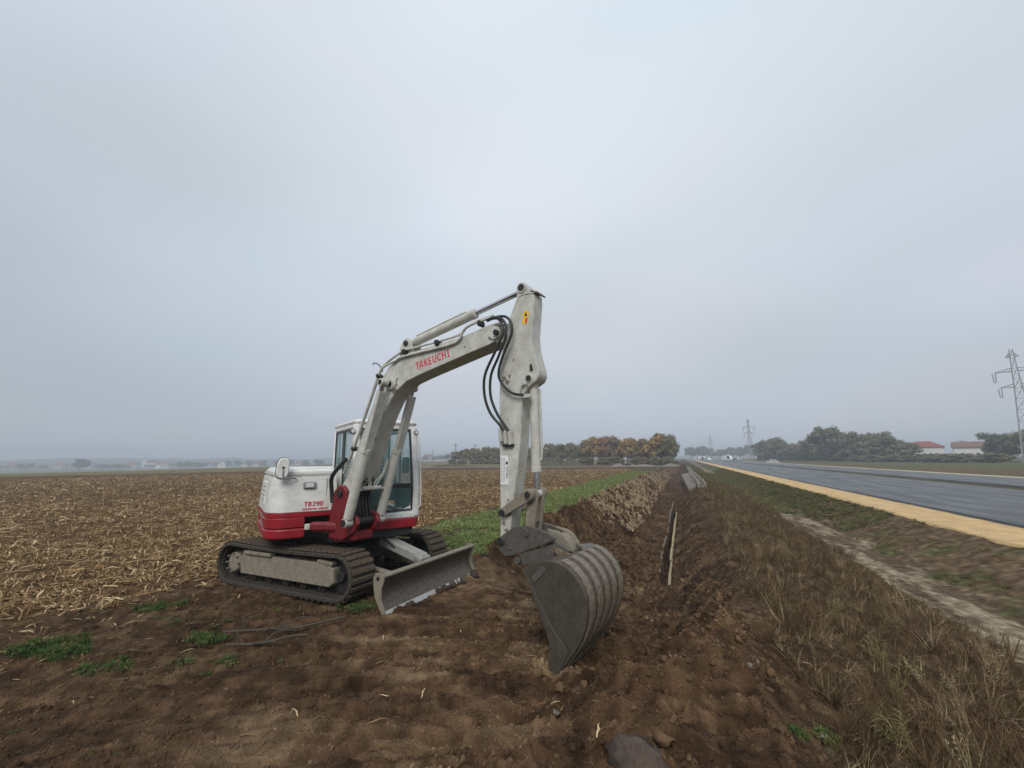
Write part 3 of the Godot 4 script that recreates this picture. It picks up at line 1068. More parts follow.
func upper(root: Node3D, xf: Transform3D) -> void:
	var g := Geo.new()
	# deck plate
	g.slab(pv([1.1, -0.98, 1.16, -0.1, 1.16, 0.22, 0.55, 0.3, 0.5, 0.95, -0.9, 0.98, -1.15, 0.7, -1.25, 0.0, -1.15, -0.7, -0.85, -0.98]), 0.72, 0.85, 0.02, xf)
	part("deck", g, mats.black_iron, root)
	# red counterweight, cut away at the front for the swing cylinder
	var low := pv([0.88, 0.56])
	low.append_array(arc2(0.60, 0.78, 0.28, 0, 90, 8))
	low.append_array(arc2(-0.75, 0.51, 0.55, 90, 180, 10))
	low.append_array(arc2(-0.75, -0.51, 0.55, 180, 270, 10))
	low.append_array(pv([-0.55, -1.06, -0.55, -0.2, 0.35, -0.2, 0.35, 0.56]))
	g = Geo.new()
	g.slab(low, 0.80, 0.935, 0.02, xf, -0.01)
	g.slab(low, 0.945, 1.09, 0.012, xf)
	var cw := part("counterweight", g, mats.red_paint, root)
	var band := pv([0.88, 0.14])
	band.append_array(arc2(0.60, 0.78, 0.28, 0, 90, 8))
	band.append_array(arc2(-0.75, 0.51, 0.55, 90, 180, 10))
	band.append_array(arc2(-0.75, -0.51, 0.55, 180, 270, 10))
	band.append_array(pv([-0.55, -1.06, -0.55, -0.2, 0.2, -0.2, 0.2, 0.14]))
	g = Geo.new()
	g.slab(band, 1.09, 1.165, 0.012, xf)
	part("upper_band", g, mats.red_paint, cw)
	# louvres on the right flank
	for i in 4:
		g = Geo.new()
		g.bar(xf * Vector3(0.42, 0.90 + 0.055 * i, 1.065), xf * Vector3(-0.05, 0.94 + 0.055 * i, 1.066), 0.02, 0.018, 0.004)
		part("louvre", g, mats.muddy_paint if i % 2 else mats.red_paint, cw)
	# dark hollow behind the cut
	g = Geo.new()
	g.box(xf * Vector3(0.36, 0.9, 0.36), Vector3(0.04, 0.3, 0.42), 0.0, xf.basis)
	part("hollow_back", g, mats.black_iron, cw)
	# white hood over tank and engine
	var top := pv([0.885, 0.1])
	top.append_array(arc2(0.57, 0.75, 0.315, 0, 90, 10))
	top.append_array(arc2(-0.72, 0.515, 0.55, 90, 180, 10))
	top.append_array(arc2(-0.72, -0.515, 0.55, 180, 270, 10))
	top.append_array(pv([-0.56, -1.065, -0.56, -0.02, 0.2, -0.02, 0.25, 0.1]))
	g = Geo.new()
	g.slab(top, 1.167, 1.66, 0.006, xf, 0.045)
	var top2 := g.grown(top, -0.05)
	var hood := part("hood", g, mats.white_paint, root)
	g = Geo.new()
	var tp := PackedVector2Array()
	for q in top:
		tp.append(q)
	if g.area(tp) < 0.0:
		tp.reverse()
	tp = g.grown(tp, -0.046)
	g.slab(tp, 1.655, 1.80, 0.055, xf, 0.03)
	part("hood_top", g, mats.white_paint, hood)
	var _t := top2
	# front panel seams, proud by a hair
	g = Geo.new()
	g.box(xf * Vector3(0.862, 1.42, 0.28), Vector3(0.008, 0.46, 0.006), 0.0, xf.basis)
	part("panel_seam", g, mats.grey_plastic, hood)
	# vent panel on the flank
	g = Geo.new()
	g.box(xf * Vector3(0.0, 1.42, 1.047), Vector3(0.62, 0.34, 0.02), 0.008, xf.basis * Basis(Vector3.RIGHT, -0.06))
	part("flank_panel", g, mats.white_paint, hood)
	g = Geo.new()
	for i in 4:
		g.box(xf * Vector3(0.0, 1.32 + 0.065 * i, 1.062 - 0.004 * i), Vector3(0.5, 0.018, 0.012), 0.003, xf.basis)
	part("flank_slot", g, mats.grey_plastic, hood)
	# head lamp
	g = Geo.new()
	g.box(xf * Vector3(0.868, 1.545, 0.52), Vector3(0.05, 0.10, 0.17), 0.015, xf.basis)
	var lp := part("head_lamp", g, mats.grey_plastic, hood)
	g = Geo.new()
	g.box(xf * Vector3(0.896, 1.545, 0.52), Vector3(0.012, 0.062, 0.11), 0.004, xf.basis)
	part("lens", g, mats.lamp_lens, lp)
	# lettering low on the front panel
	var face := xf.basis * Basis(Vector3(0, 0, -1), Vector3(0, 1, 0), Vector3(1, 0, 0))
	text_on("TB290", 0.26, 0.07, mats.decal_red, hood, xf * Vector3(0.880, 1.275, 0.45), face)
	g = Geo.new()
	var w := 0.60
	var kk := 0
	while w > 0.26:
		var s: float = [0.018, 0.012, 0.02, 0.015][kk % 4]
		g.box(xf * Vector3(0.888, 1.205, w - s * 0.5), Vector3(0.003, [0.02, 0.026, 0.018][kk % 3], s), 0.0, xf.basis)
		w -= s + 0.008 + (0.02 if kk == 7 else 0.0)
		kk += 1
	part("small_print", g, mats.decal_red, hood).set_meta("kind", "stuff")
	# mirror on the right front corner
	g = Geo.new()
	var ell := PackedVector2Array()
	for i in 20:
		var t := TAU * i / 20
		ell.append(Vector2(0.085 * signf(cos(t)) * pow(absf(cos(t)), 0.7), 0.15 * signf(sin(t)) * pow(absf(sin(t)), 0.75)))
	var mx := Transform3D(face * Basis(Vector3.UP, 0.1) * Basis(Vector3.BACK, -0.1), xf * Vector3(0.93, 1.80, 0.90))
	g.prism(ell, -0.02, 0.02, 0.014, mx)
	var mir := part("mirror", g, mats.white_paint, hood)
	g = Geo.new()
	var rim := PackedVector2Array()
	for q in ell:
		rim.append(q * 1.06)
	g.prism(rim, -0.028, -0.012, 0.004, mx)
	part("mirror_rim", g, mats.dark_plastic, mir)
	g = Geo.new()
	g.rod(mx * Vector3(0, 0.01, 0.018), mx * Vector3(0, 0.01, 0.032), 0.018, 10)
	part("mirror_knob", g, mats.dark_plastic, mir)
	g = Geo.new()
	g.tube([mx * Vector3(0, -0.02, 0.028), mx * Vector3(0.03, -0.14, 0.03), xf * Vector3(0.9, 1.66, 0.77), xf * Vector3(0.87, 1.64, 0.70)], 0.010, 7, 5)
	part("mirror_stay", g, mats.grey_plastic, mir)
	# swing bracket arm and cylinder
	g = Geo.new()
	g.slab(pv([1.05, -0.12, 1.30, -0.08, 1.36, 0.12, 1.30, 0.26, 1.16, 0.36, 1.06, 0.50, 0.98, 0.52, 0.95, 0.45, 1.02, 0.32, 1.04, 0.15]), 0.90, 1.03, 0.035, xf)
	part("swing_arm", g, mats.bracket_red, root)
	g = Geo.new()
	g.rod(xf * Vector3(0.98, 0.965, 0.5), xf * Vector3(0.4, 0.965, 0.46), 0.028, 14)
	var sc := part("swing_cylinder", g, mats.chrome, root)
	g = Geo.new()
	g.turned(xf * Vector3(1.0, 0.925, 0.53), Vector3.UP, [[0.0, 0.035], [0.01, 0.045], [0.07, 0.045], [0.08, 0.035]], 16)
	part("rod_eye", g, mats.arm_paint, sc)
	cab(root, xf)


func cab(root: Node3D, xf: Transform3D) -> void:
	var g := Geo.new()
	# red sill under the cab
	g.slab(pv([-0.55, -1.10, 1.08, -1.10, 1.16, -1.02, 1.2, -0.14, 0.3, -0.14, 0.2, -0.2, -0.55, -0.2]), 0.85, 1.0, 0.02, xf, -0.01)
	var sill := part("cab_sill", g, mats.red_paint, root)
	g = Geo.new()
	g.slab(pv([-0.5, -1.02, 1.06, -1.02, 1.1, -0.16, 0.3, -0.16, -0.5, -0.1]), 0.78, 0.85, 0.01, xf)
	part("sill_foot", g, mats.black_iron, sill)
	# posts, rails, roof: one welded body
	var z0 := -1.09
	var z1 := -0.06
	var fl := 1.12
	g = Geo.new()
	for z in [z0 + 0.05, z1 - 0.04]:
		g.bar(xf * Vector3(fl, 1.02, z), xf * Vector3(fl - 0.01, 1.5, z), 0.1, 0.1, 0.02, xf.basis.x)
		g.bar(xf * Vector3(fl - 0.01, 1.48, z), xf * Vector3(fl - 0.20, 2.46, z), 0.1, 0.1, 0.02, xf.basis.x)
		g.bar(xf * Vector3(-0.52, 1.02, z), xf * Vector3(-0.50, 2.46, z), 0.09, 0.1, 0.02, xf.basis.x)
		g.bar(xf * Vector3(0.18, 1.02, z), xf * Vector3(0.20, 2.46, z), 0.05, 0.07, 0.012, xf.basis.x)
		g.bar(xf * Vector3(fl - 0.2, 2.45, z), xf * Vector3(-0.52, 2.45, z), 0.08, 0.08, 0.02)
		g.bar(xf * Vector3(fl, 1.04, z), xf * Vector3(-0.52, 1.04, z), 0.08, 0.1, 0.02)
	for x in [[fl, 1.04], [-0.52, 1.04], [fl - 0.2, 2.45], [-0.50, 2.45]]:
		g.bar(xf * Vector3(x[0], x[1], z0 + 0.05), xf * Vector3(x[0], x[1], z1 - 0.04), 0.08, 0.1, 0.02)
	# rounded lower front corner below the windscreen
	g.prism(pv([0, 0, 0.3, 0, 0.06, 0.1, 0.0, 0.3]), -0.03, 0.03, 0.008, Transform3D(xf.basis * Basis(Vector3(0, 0, 1), Vector3(0, 1, 0), Vector3(-1, 0, 0)), xf * Vector3(fl - 0.01, 1.08, z0 + 0.08)))
	var c := part("cab", g, mats.white_paint, root)
	g = Geo.new()
	var rp := pv([fl - 0.13, z0 + 0.06, fl - 0.13, z1 - 0.06, fl - 0.2, z1 + 0.02, -0.52, z1 + 0.02, -0.59, z1 - 0.06, -0.59, z0 + 0.06, -0.52, z0 - 0.02, fl - 0.2, z0 - 0.02])
	g.slab(rp, 2.475, 2.56, 0.03, xf, 0.03)
	part("roof", g, mats.white_paint, c)
	g = Geo.new()
	g.box(xf * Vector3(-0.25, 1.4, z1 - 0.035), Vector3(0.9, 0.7, 0.03), 0.006, xf.basis)
	g.box(xf * Vector3(-0.52, 1.4, -0.55), Vector3(0.04, 0.7, 0.9), 0.006, xf.basis)
	part("lower_panel", g, mats.white_paint, c)
	g = Geo.new()
	g.box(xf * Vector3(0.36, 1.02, -0.55), Vector3(1.5, 0.04, 0.88), 0.0, xf.basis)
	part("cab_floor", g, mats.dark_plastic, c)
	g = Geo.new()
	g.box(xf * Vector3(0.6, 1.3, z0 + 0.06), Vector3(0.9, 0.42, 0.03), 0.006, xf.basis)
	part("door_lining", g, mats.dark_plastic, c)
	# panes, each in its rubber
	var panes: Array = [
		["windscreen", [Vector3(fl + 0.01, 1.52, z0 + 0.12), Vector3(fl + 0.01, 1.52, z1 - 0.1), Vector3(fl - 0.175, 2.40, z1 - 0.1), Vector3(fl - 0.175, 2.40, z0 + 0.12)]],
		["lower_windscreen", [Vector3(fl + 0.015, 1.12, z0 + 0.12), Vector3(fl + 0.015, 1.12, z1 - 0.1), Vector3(fl + 0.012, 1.48, z1 - 0.1), Vector3(fl + 0.012, 1.48, z0 + 0.12)]],
		["side_window", [Vector3(-0.45, 1.78, z1 - 0.02), Vector3(0.14, 1.78, z1 - 0.02), Vector3(0.15, 2.40, z1 - 0.02), Vector3(-0.43, 2.40, z1 - 0.02)]],
		["side_window", [Vector3(0.23, 1.1, z1 - 0.02), Vector3(fl - 0.06, 1.1, z1 - 0.02), Vector3(fl - 0.24, 2.40, z1 - 0.02), Vector3(0.24, 2.40, z1 - 0.02)]],
		["rear_window", [Vector3(-0.535, 1.78, z0 + 0.1), Vector3(-0.535, 1.78, z1 - 0.1), Vector3(-0.52, 2.40, z1 - 0.1), Vector3(-0.52, 2.40, z0 + 0.1)]],
		["door_window", [Vector3(0.23, 1.1, z0 + 0.02), Vector3(fl - 0.06, 1.1, z0 + 0.02), Vector3(fl - 0.24, 2.40, z0 + 0.02), Vector3(0.24, 2.40, z0 + 0.02)]],
		["door_window", [Vector3(-0.45, 1.6, z0 + 0.02), Vector3(0.14, 1.6, z0 + 0.02), Vector3(0.15, 2.40, z0 + 0.02), Vector3(-0.43, 2.40, z0 + 0.02)]]]
	for p in panes:
		var q: Array = p[1]
		g = Geo.new()
		g.quad(xf * q[0], xf * q[1], xf * q[2], xf * q[3])
		part(p[0], g, mats.cab_glass, c)
		g = Geo.new()
		for i in 4:
			g.bar(xf * q[i], xf * q[(i + 1) % 4], 0.03, 0.026, 0.004)
		part("window_seal", g, mats.dark_plastic, c)
	# seat, consoles, levers, monitor
	g = Geo.new()
	g.box(xf * Vector3(0.12, 1.36, -0.55), Vector3(0.5, 0.16, 0.5), 0.05, xf.basis)
	g.box(xf * Vector3(-0.14, 1.72, -0.55), Vector3(0.14, 0.66, 0.46), 0.05, xf.basis * Basis(Vector3.BACK, 0.15))
	g.box(xf * Vector3(-0.2, 2.1, -0.55), Vector3(0.1, 0.18, 0.26), 0.03, xf.basis)
	g.box(xf * Vector3(0.1, 1.18, -0.55), Vector3(0.4, 0.24, 0.4), 0.0, xf.basis)
	part("seat", g, mats.seat_cloth, c)
	for z in [-0.86, -0.24]:
		g = Geo.new()
		g.box(xf * Vector3(0.2, 1.42, z), Vector3(0.6, 0.4, 0.13), 0.03, xf.basis)
		g.rod(xf * Vector3(0.44, 1.6, z), xf * Vector3(0.47, 1.82, z), 0.02, 10)
		g.box(xf * Vector3(0.475, 1.85, z), Vector3(0.05, 0.12, 0.05), 0.02, xf.basis)
		part("console", g, mats.dark_plastic, c)
	g = Geo.new()
	for z in [-0.64, -0.52]:
		g.rod(xf * Vector3(0.86, 1.04, z), xf * Vector3(0.82, 1.45, z), 0.014, 8)
		g.box(xf * Vector3(0.9, 1.07, z), Vector3(0.2, 0.02, 0.1), 0.006, xf.basis)
	part("pedal", g, mats.dark_plastic, c)
	g = Geo.new()
	g.box(xf * Vector3(0.92, 1.82, -0.93), Vector3(0.05, 0.26, 0.12), 0.02, xf.basis)
	part("monitor", g, mats.dark_plastic, c)
	g = Geo.new()
	g.bar(xf * Vector3(fl - 0.03, 1.58, -0.52), xf * Vector3(fl - 0.13, 2.1, -0.42), 0.012, 0.02, 0.0)
	g.rod(xf * Vector3(fl + 0.01, 1.55, -0.54), xf * Vector3(fl - 0.02, 1.6, -0.53), 0.02, 8)
	part("wiper", g, mats.dark_plastic, c)
	# grab rail and lamps
	g = Geo.new()
	g.tube([xf * Vector3(fl + 0.02, 1.15, z0 + 0.0), xf * Vector3(fl + 0.06, 1.2, z0 - 0.01), xf * Vector3(fl + 0.05, 1.6, z0 - 0.01), xf * Vector3(fl - 0.1, 2.28, z0 - 0.01), xf * Vector3(fl - 0.15, 2.3, z0 + 0.02)], 0.014, 8, 6)
	part("grab_rail", g, mats.white_paint, c)
	for z in [z0 + 0.02, z1 + 0.03]:
		g = Geo.new()
		g.rod(xf * Vector3(fl - 0.2, 2.36, z), xf * Vector3(fl - 0.1, 2.36, z), 0.04, 12)
		var l := part("cab_lamp", g, mats.dark_plastic, c)
		g = Geo.new()
		g.rod(xf * Vector3(fl - 0.1, 2.36, z), xf * Vector3(fl - 0.093, 2.36, z), 0.032, 12)
		part("lens", g, mats.lamp_lens, l)


func arm(root: Node3D, xf: Transform3D) -> void:
	var I := Basis.IDENTITY
	# swing bracket that carries the boom
	var g := Geo.new()
	var ear := pv([-0.2, 0.80, 0.12, 0.80, 0.36, 0.93, 0.42, 1.04, 0.38, 1.14, 0.26, 1.17, 0.17, 1.22, 0.15, 1.47, 0.07, 1.55, -0.04, 1.55, -0.13, 1.47, -0.2, 1.15])
	for z in [[0.15, 0.21], [-0.21, -0.15]]:
		g.prism(ear, z[0], z[1], 0.014)
	g.turned(Vector3(-0.05, 0.76, 0), Vector3.UP, [[0.0, 0.17], [0.02, 0.19], [0.5, 0.19], [0.52, 0.17]], 20)
	g.box(Vector3(0.1, 0.86, 0), Vector3(0.42, 0.12, 0.32), 0.02)
	var br := part("swing_bracket", g, mats.bracket_red, root, xf)
	for p in [[Vector2(0.02, 1.44), 0.055], [Vector2(0.295, 1.06), 0.05]]:
		g = Geo.new()
		var c: Vector2 = p[0]
		g.rod(Vector3(c.x, c.y, -0.36 if c.x > 0.2 else -0.24), Vector3(c.x, c.y, 0.36 if c.x > 0.2 else 0.24), p[1], 16)
		part("pin", g, mats.black_iron, br)
	# boom
	var bo := pv([-0.06, 1.54, -0.12, 1.44, -0.04, 1.34, 0.10, 1.35, 0.29, 1.486, 0.419, 1.709, 0.525, 1.986, 0.668, 2.318, 0.777, 2.537, 0.887, 2.712, 0.999, 2.843, 1.205, 2.963, 1.444, 3.025, 1.665, 3.075, 1.962, 3.140, 2.345, 3.224, 2.572, 3.270, 2.69, 3.315, 2.755, 3.382, 2.75, 3.459, 2.675, 3.507, 2.557, 3.517, 2.343, 3.485, 2.137, 3.445, 1.611, 3.40, 1.206, 3.355, 1.052, 3.333, 0.83, 3.21, 0.70, 3.06, 0.53, 2.682, 0.23, 2.048, 0.06, 1.691])
	g = Geo.new()
	g.prism(bo, -0.14, 0.14, 0.012)
	# cheek plates round the pins
	for s in [-1.0, 1.0]:
		g.turned(Vector3(2.66, 3.41, s * 0.139), Vector3(0, 0, s), [[0.0, 0.085], [0.02, 0.08], [0.021, 0.05]], 20)
		g.turned(Vector3(0.897, 2.955, s * 0.139), Vector3(0, 0, s), [[0.0, 0.1], [0.03, 0.085], [0.031, 0.05]], 20)
		g.prism(pv([1.0, 3.30, 1.26, 3.34, 1.22, 3.52, 1.15, 3.60, 1.06, 3.58, 1.0, 3.46]), s * 0.085 - 0.014, s * 0.085 + 0.014, 0.005)
	var bm := part("boom", g, mats.arm_paint, root, xf)
	for p in [[2.70, 3.40, 0.2, 0.035], [0.897, 2.955, 0.345, 0.04], [1.12, 3.52, 0.12, 0.04]]:
		g = Geo.new()
		g.rod(Vector3(p[0], p[1], -p[2]), Vector3(p[0], p[1], p[2]), p[3], 14)
		part("pin", g, mats.black_iron, bm)
	text_on("TAKEUCHI", 0.60, 0.105, mats.decal_red, bm, Vector3(1.655, 3.205, 0.1395), Basis(Vector3.BACK, deg_to_rad(10.5)))
	var gr := RandomNumberGenerator.new()
	gr.seed = 5
	for q in [[2.68, 3.40, 0.12], [2.60, 3.36, 0.05], [0.92, 2.93, 0.13], [0.62, 2.2, 0.03], [1.02, 3.02, 0.02], [2.2, 3.3, 0.02]]:
		g = Geo.new()
		var blot := PackedVector2Array()
		for i in 18:
			var rr: float = float(q[2]) * gr.randf_range(0.5, 1.0)
			blot.append(Vector2(float(q[0]) + rr * cos(TAU * i / 18), float(q[1]) + rr * sin(TAU * i / 18)))
		g.prism(blot, 0.139, 0.1412)
		part("grease_stain", g, mats.grease, bm)
	g = Geo.new()
	g.tube([Vector3(0.70, 3.16, 0.12), Vector3(0.62, 3.26, 0.12), Vector3(0.52, 3.31, 0.12), Vector3(0.47, 3.29, 0.12)], 0.008, 6, 4)
	part("wire_end", g, mats.hose_rubber, bm)
	# steel pipes along the back of the boom, on clamps
	for k in 3:
		g = Geo.new()
		var z := 0.165 - 0.045 * k if k < 2 else -0.1
		var lift := 0.016 + (0.038 * k if k < 2 else 0.02)
		var pts: Array = []
		for q in [[0.02, 1.72], [0.20, 2.06], [0.49, 2.69], [0.66, 3.07], [0.76, 3.19], [0.99, 3.32], [1.12, 3.36], [1.6, 3.385], [2.08, 3.425], [2.2, 3.5], [2.34, 3.555], [2.5, 3.575], [2.62, 3.585]]:
			pts.append(Vector3(q[0] - (lift if q[0] < 0.9 else 0.0), q[1] + (lift if q[0] >= 0.7 else 0.0) - (0.065 if k == 0 and q[0] > 0.9 and q[0] < 2.1 else 0.0), z))
		g.tube(pts, 0.017, 8, 3)
		part("oil_pipe", g, mats.arm_paint, bm)
	for q in [[0.2, 2.06, 1.1], [0.66, 3.08, 0.9], [1.15, 3.37, 0.1], [1.75, 3.41, 0.1], [2.45, 3.55, 0.1]]:
		g = Geo.new()
		g.box(Vector3(q[0], q[1] + 0.01, 0.14), Vector3(0.05, 0.07, 0.11), 0.01, Basis(Vector3.BACK, q[2]))
		part("pipe_clamp", g, mats.black_iron, bm)
	# hoses that loop from the boom to the stick
	var ways: Array = [
		[[2.55, 3.585, 0.165], [2.701, 3.59, 0.18], [2.844, 3.566, 0.19], [2.93, 3.466, 0.2], [2.926, 3.321, 0.2], [2.813, 3.097, 0.2], [2.745, 2.901, 0.19], [2.775, 2.78, 0.17], [2.906, 2.652, 0.16], [3.06, 2.615, 0.15]],
		[[2.55, 3.60, 0.12], [2.73, 3.565, 0.19], [2.815, 3.46, 0.22], [2.829, 3.336, 0.235], [2.729, 3.145, 0.24], [2.585, 2.885, 0.24], [2.571, 2.646, 0.23], [2.628, 2.441, 0.2], [2.74, 2.296, 0.17], [2.80, 2.21, 0.15]],
		[[2.55, 3.58, 0.14], [2.73, 3.575, 0.2], [2.858, 3.48, 0.225], [2.868, 3.30, 0.23], [2.767, 3.08, 0.23], [2.657, 2.877, 0.22], [2.643, 2.64, 0.21], [2.713, 2.436, 0.19], [2.808, 2.281, 0.16], [2.86, 2.21, 0.15]],
		[[2.5, 3.58, -0.1], [2.72, 3.57, -0.16], [2.85, 3.40, -0.19], [2.76, 3.05, -0.2], [2.66, 2.7, -0.19], [2.72, 2.42, -0.16], [2.80, 2.3, -0.13]]]
	for wy in ways:
		g = Geo.new()
		var pts: Array = []
		for q in wy:
			pts.append(Vector3(q[0], q[1], q[2]))
		g.tube(pts, 0.0165, 9, 6)
		part("hose", g, mats.hose_rubber, bm)
	# hoses at the boom foot
	for k in 5:
		g = Geo.new()
		var z := -0.11 + 0.055 * k
		g.tube([Vector3(-0.1, 0.95, z * 0.7), Vector3(0.12, 0.9, z), Vector3(0.27, 1.1, z * 1.1), Vector3(0.24, 1.4, z), Vector3(0.38, 1.62 + 0.05 * (k % 2), z)], 0.02, 8, 6)
		part("hose", g, mats.hose_rubber, bm)
	g = Geo.new()
	g.tube([Vector3(0.10, 1.93, 0.2), Vector3(-0.01, 1.80, 0.25), Vector3(-0.13, 1.66, 0.26), Vector3(-0.17, 1.48, 0.22), Vector3(-0.16, 1.3, 0.2)], 0.03, 9, 6)
	part("hose", g, mats.hose_rubber, bm)
	# pair of forked steel pipes low on the boom face
	for s in [-1.0, 1.0]:
		g = Geo.new()
		for k in 2:
			var o := 0.03 * k
			g.tube([Vector3(0.56, 1.92 - o, s * 0.16), Vector3(0.50, 1.72 - o, s * 0.13), Vector3(0.45, 1.6 - o, s * (0.04 + o)), Vector3(0.44, 1.5, s * (0.04 + o))], 0.013, 7, 4)
		g.box(Vector3(0.44, 1.52, s * 0.08), Vector3(0.05, 0.05, 0.16), 0.01)
		part("oil_pipe", g, mats.arm_paint, bm)
	g = Geo.new()
	g.bar(Vector3(0.43, 1.5, -0.34), Vector3(0.43, 1.5, 0.34), 0.03, 0.03, 0.006)
	part("pipe_bracket", g, mats.arm_paint, bm)
	# boom cylinders on both sides
	for s in [1.0, -1.0]:
		cylinder_pair("boom_cylinder", Vector3(0.295, 1.06, s * 0.285), Vector3(0.897, 2.955, s * 0.285), 0.5, 0.066, 0.036, root, xf, 0.125)
	# stick cylinder
	cylinder_pair("stick_cylinder", Vector3(1.12, 3.53, 0), Vector3(2.99, 3.925, 0), 0.585, 0.062, 0.034, root, xf)
	# stick
	var so := PackedVector2Array()
	so.append_array(arc2(3.02, 3.915, 0.07, 30, 200, 8))
	so.append_array(pv([2.945, 3.801, 2.853, 3.595, 2.79, 3.45, 2.745, 3.246, 2.735, 3.052, 2.70, 2.923, 2.70, 2.789, 2.695, 2.646, 2.693, 2.234, 2.698, 1.777, 2.70, 1.063]))
	so.append_array(arc2(2.76, 1.02, 0.062, 170, 340, 6))
	so.append_array(pv([2.849, 1.234, 2.892, 1.559, 2.934, 1.778, 2.977, 2.11, 3.0, 2.448, 3.02, 2.618, 3.078, 2.694, 3.131, 2.735, 3.20, 2.773, 3.235, 2.837, 3.225, 2.907, 3.19, 3.028, 3.16, 3.162, 3.15, 3.306, 3.165, 3.484, 3.19, 3.722, 3.185, 3.81, 3.13, 3.87]))
	g = Geo.new()
	g.prism(so, -0.105, 0.105, 0.01)
	for s in [-1.0, 1.0]:
		g.turned(Vector3(3.02, 3.915, s * 0.104), Vector3(0, 0, s), [[0.0, 0.066], [0.015, 0.062], [0.016, 0.035]], 18)
		g.turned(Vector3(2.72, 3.38, s * 0.104), Vector3(0, 0, s), [[0.0, 0.11], [0.02, 0.1], [0.021, 0.05]], 20)
		g.turned(Vector3(3.105, 2.81, s * 0.104), Vector3(0, 0, s), [[0.0, 0.05], [0.015, 0.046], [0.016, 0.03]], 16)
	g.box(Vector3(3.185, 3.845, 0.0), Vector3(0.10, 0.02, 0.23), 0.004, Basis(Vector3.BACK, -0.5))
	var st := part("stick", g, mats.arm_paint, root, xf)
	g = Geo.new()
	g.prism(pv([2.99, 3.83, 3.05, 3.84, 3.2, 3.82, 3.19, 3.81, 3.05, 3.825, 2.99, 3.81, 2.9, 3.63, 2.89, 3.64]), 0.104, 0.112, 0.0)
	part("weld_bead", g, mats.arm_paint, st)
	for p in [[3.02, 3.915, 0.125, 0.045], [3.105, 2.81, 0.13, 0.034], [2.76, 1.02, 0.2, 0.042], [2.765, 1.318, 0.19, 0.036]]:
		g = Geo.new()
		g.rod(Vector3(p[0], p[1], -p[2]), Vector3(p[0], p[1], p[2]), p[3], 14)
		part("pin", g, mats.black_iron, st)
	# slot, bolt and the grease that has crept out round the pins
	g = Geo.new()
	g.prism(link2(Vector2(3.135, 2.905), Vector2(3.13, 2.96), 0.022, 0.014), 0.103, 0.1072)
	part("slot", g, mats.black_iron, st)
	gr.seed = 12
	for q in [[2.80, 2.80, 0.05], [2.84, 2.86, 0.03], [2.76, 2.84, 0.035], [2.78, 2.74, 0.025], [3.02, 2.74, 0.03], [2.90, 3.05, 0.018], [2.79, 1.12, 0.04], [2.75, 1.2, 0.03], [2.83, 1.3, 0.03], [2.81, 1.45, 0.02]]:
		g = Geo.new()
		var blot := PackedVector2Array()
		for i in 14:
			var rr: float = float(q[2]) * gr.randf_range(0.35, 1.0)
			blot.append(Vector2(float(q[0]) + rr * cos(TAU * i / 14), float(q[1]) + rr * 1.2 * sin(TAU * i / 14)))
		g.prism(blot, 0.104, 0.1062)
		part("grease_stain", g, mats.grease, st)
	# yellow warning label: two rounded fields with their marks
	g = Geo.new()
	g.prism(arc2(3.075, 3.575, 0.045, 0, 340, 14), 0.103, 0.107)
	g.prism(arc2(3.062, 3.50, 0.044, 0, 340, 14), 0.103, 0.1068)
	var wl := part("warning_label", g, mats.decal_yellow, st)
	g = Geo.new()
	g.prism(pv([3.052, 3.555, 3.098, 3.555, 3.075, 3.605]), 0.1065, 0.1085)
	part("triangle_mark", g, mats.decal_ink, wl)
	g = Geo.new()
	g.prism(link2(Vector2(3.075, 3.475), Vector2(3.082, 3.52), 0.011, 0.014), 0.1065, 0.1085)
	part("red_mark", g, mats.decal_red, wl)
	# white notice with upright print
	g = Geo.new()
	g.prism(pv([2.712, 1.62, 2.812, 1.622, 2.815, 1.945, 2.712, 1.945]), 0.103, 0.1075)
	var nt := part("white_notice", g, mats.decal_white, st)
	g = Geo.new()
	for r in 3:
		var y := 1.92
		var j := 0
		while y > 1.66:
			var s: float = [0.014, 0.02, 0.01, 0.017][(j + r) % 4]
			g.box(Vector3(2.728 + 0.02 * r, y - s * 0.5, 0.108), Vector3(0.005, s, 0.002), 0.0)
			y -= s + 0.006
			j += 1
	part("small_print", g, mats.decal_ink, nt).set_meta("kind", "stuff")
	text_on("TETRA", 0.14, 0.028, mats.decal_ink, nt, Vector3(2.797, 1.755, 0.106), Basis(Vector3.BACK, -PI / 2))
	g = Geo.new()
	g.box(Vector3(2.797, 1.86, 0.108), Vector3(0.028, 0.032, 0.003), 0.0)
	part("square_mark", g, mats.decal_ink, nt)
	# hose fittings
	for q in [[2.80, 2.13], [2.86, 2.12], [2.735, 2.16]]:
		g = Geo.new()
		g.bar(Vector3(q[0], q[1] + 0.1, 0.145), Vector3(q[0] + 0.005, q[1] - 0.06, 0.13), 0.042, 0.05, 0.01)
		part("hose_fitting", g, mats.arm_paint, st)
	g = Geo.new()
	g.box(Vector3(2.83, 2.06, 0.125), Vector3(0.14, 0.03, 0.05), 0.006)
	part("fitting_foot", g, mats.black_iron, st)
	g = Geo.new()
	g.box(Vector3(3.09, 2.60, 0.13), Vector3(0.09, 0.05, 0.05), 0.01)
	g.tube([Vector3(3.0, 2.67, 0.13), Vector3(3.02, 2.73, 0.135), Vector3(3.1, 2.75, 0.135)], 0.012, 7, 4)
	part("hose_fitting", g, mats.arm_paint, st)
	# bucket cylinder
	cylinder_pair("bucket_cylinder", Vector3(3.105, 2.81, 0), Vector3(3.123, 1.526, 0), 0.78, 0.056, 0.033, root, xf)
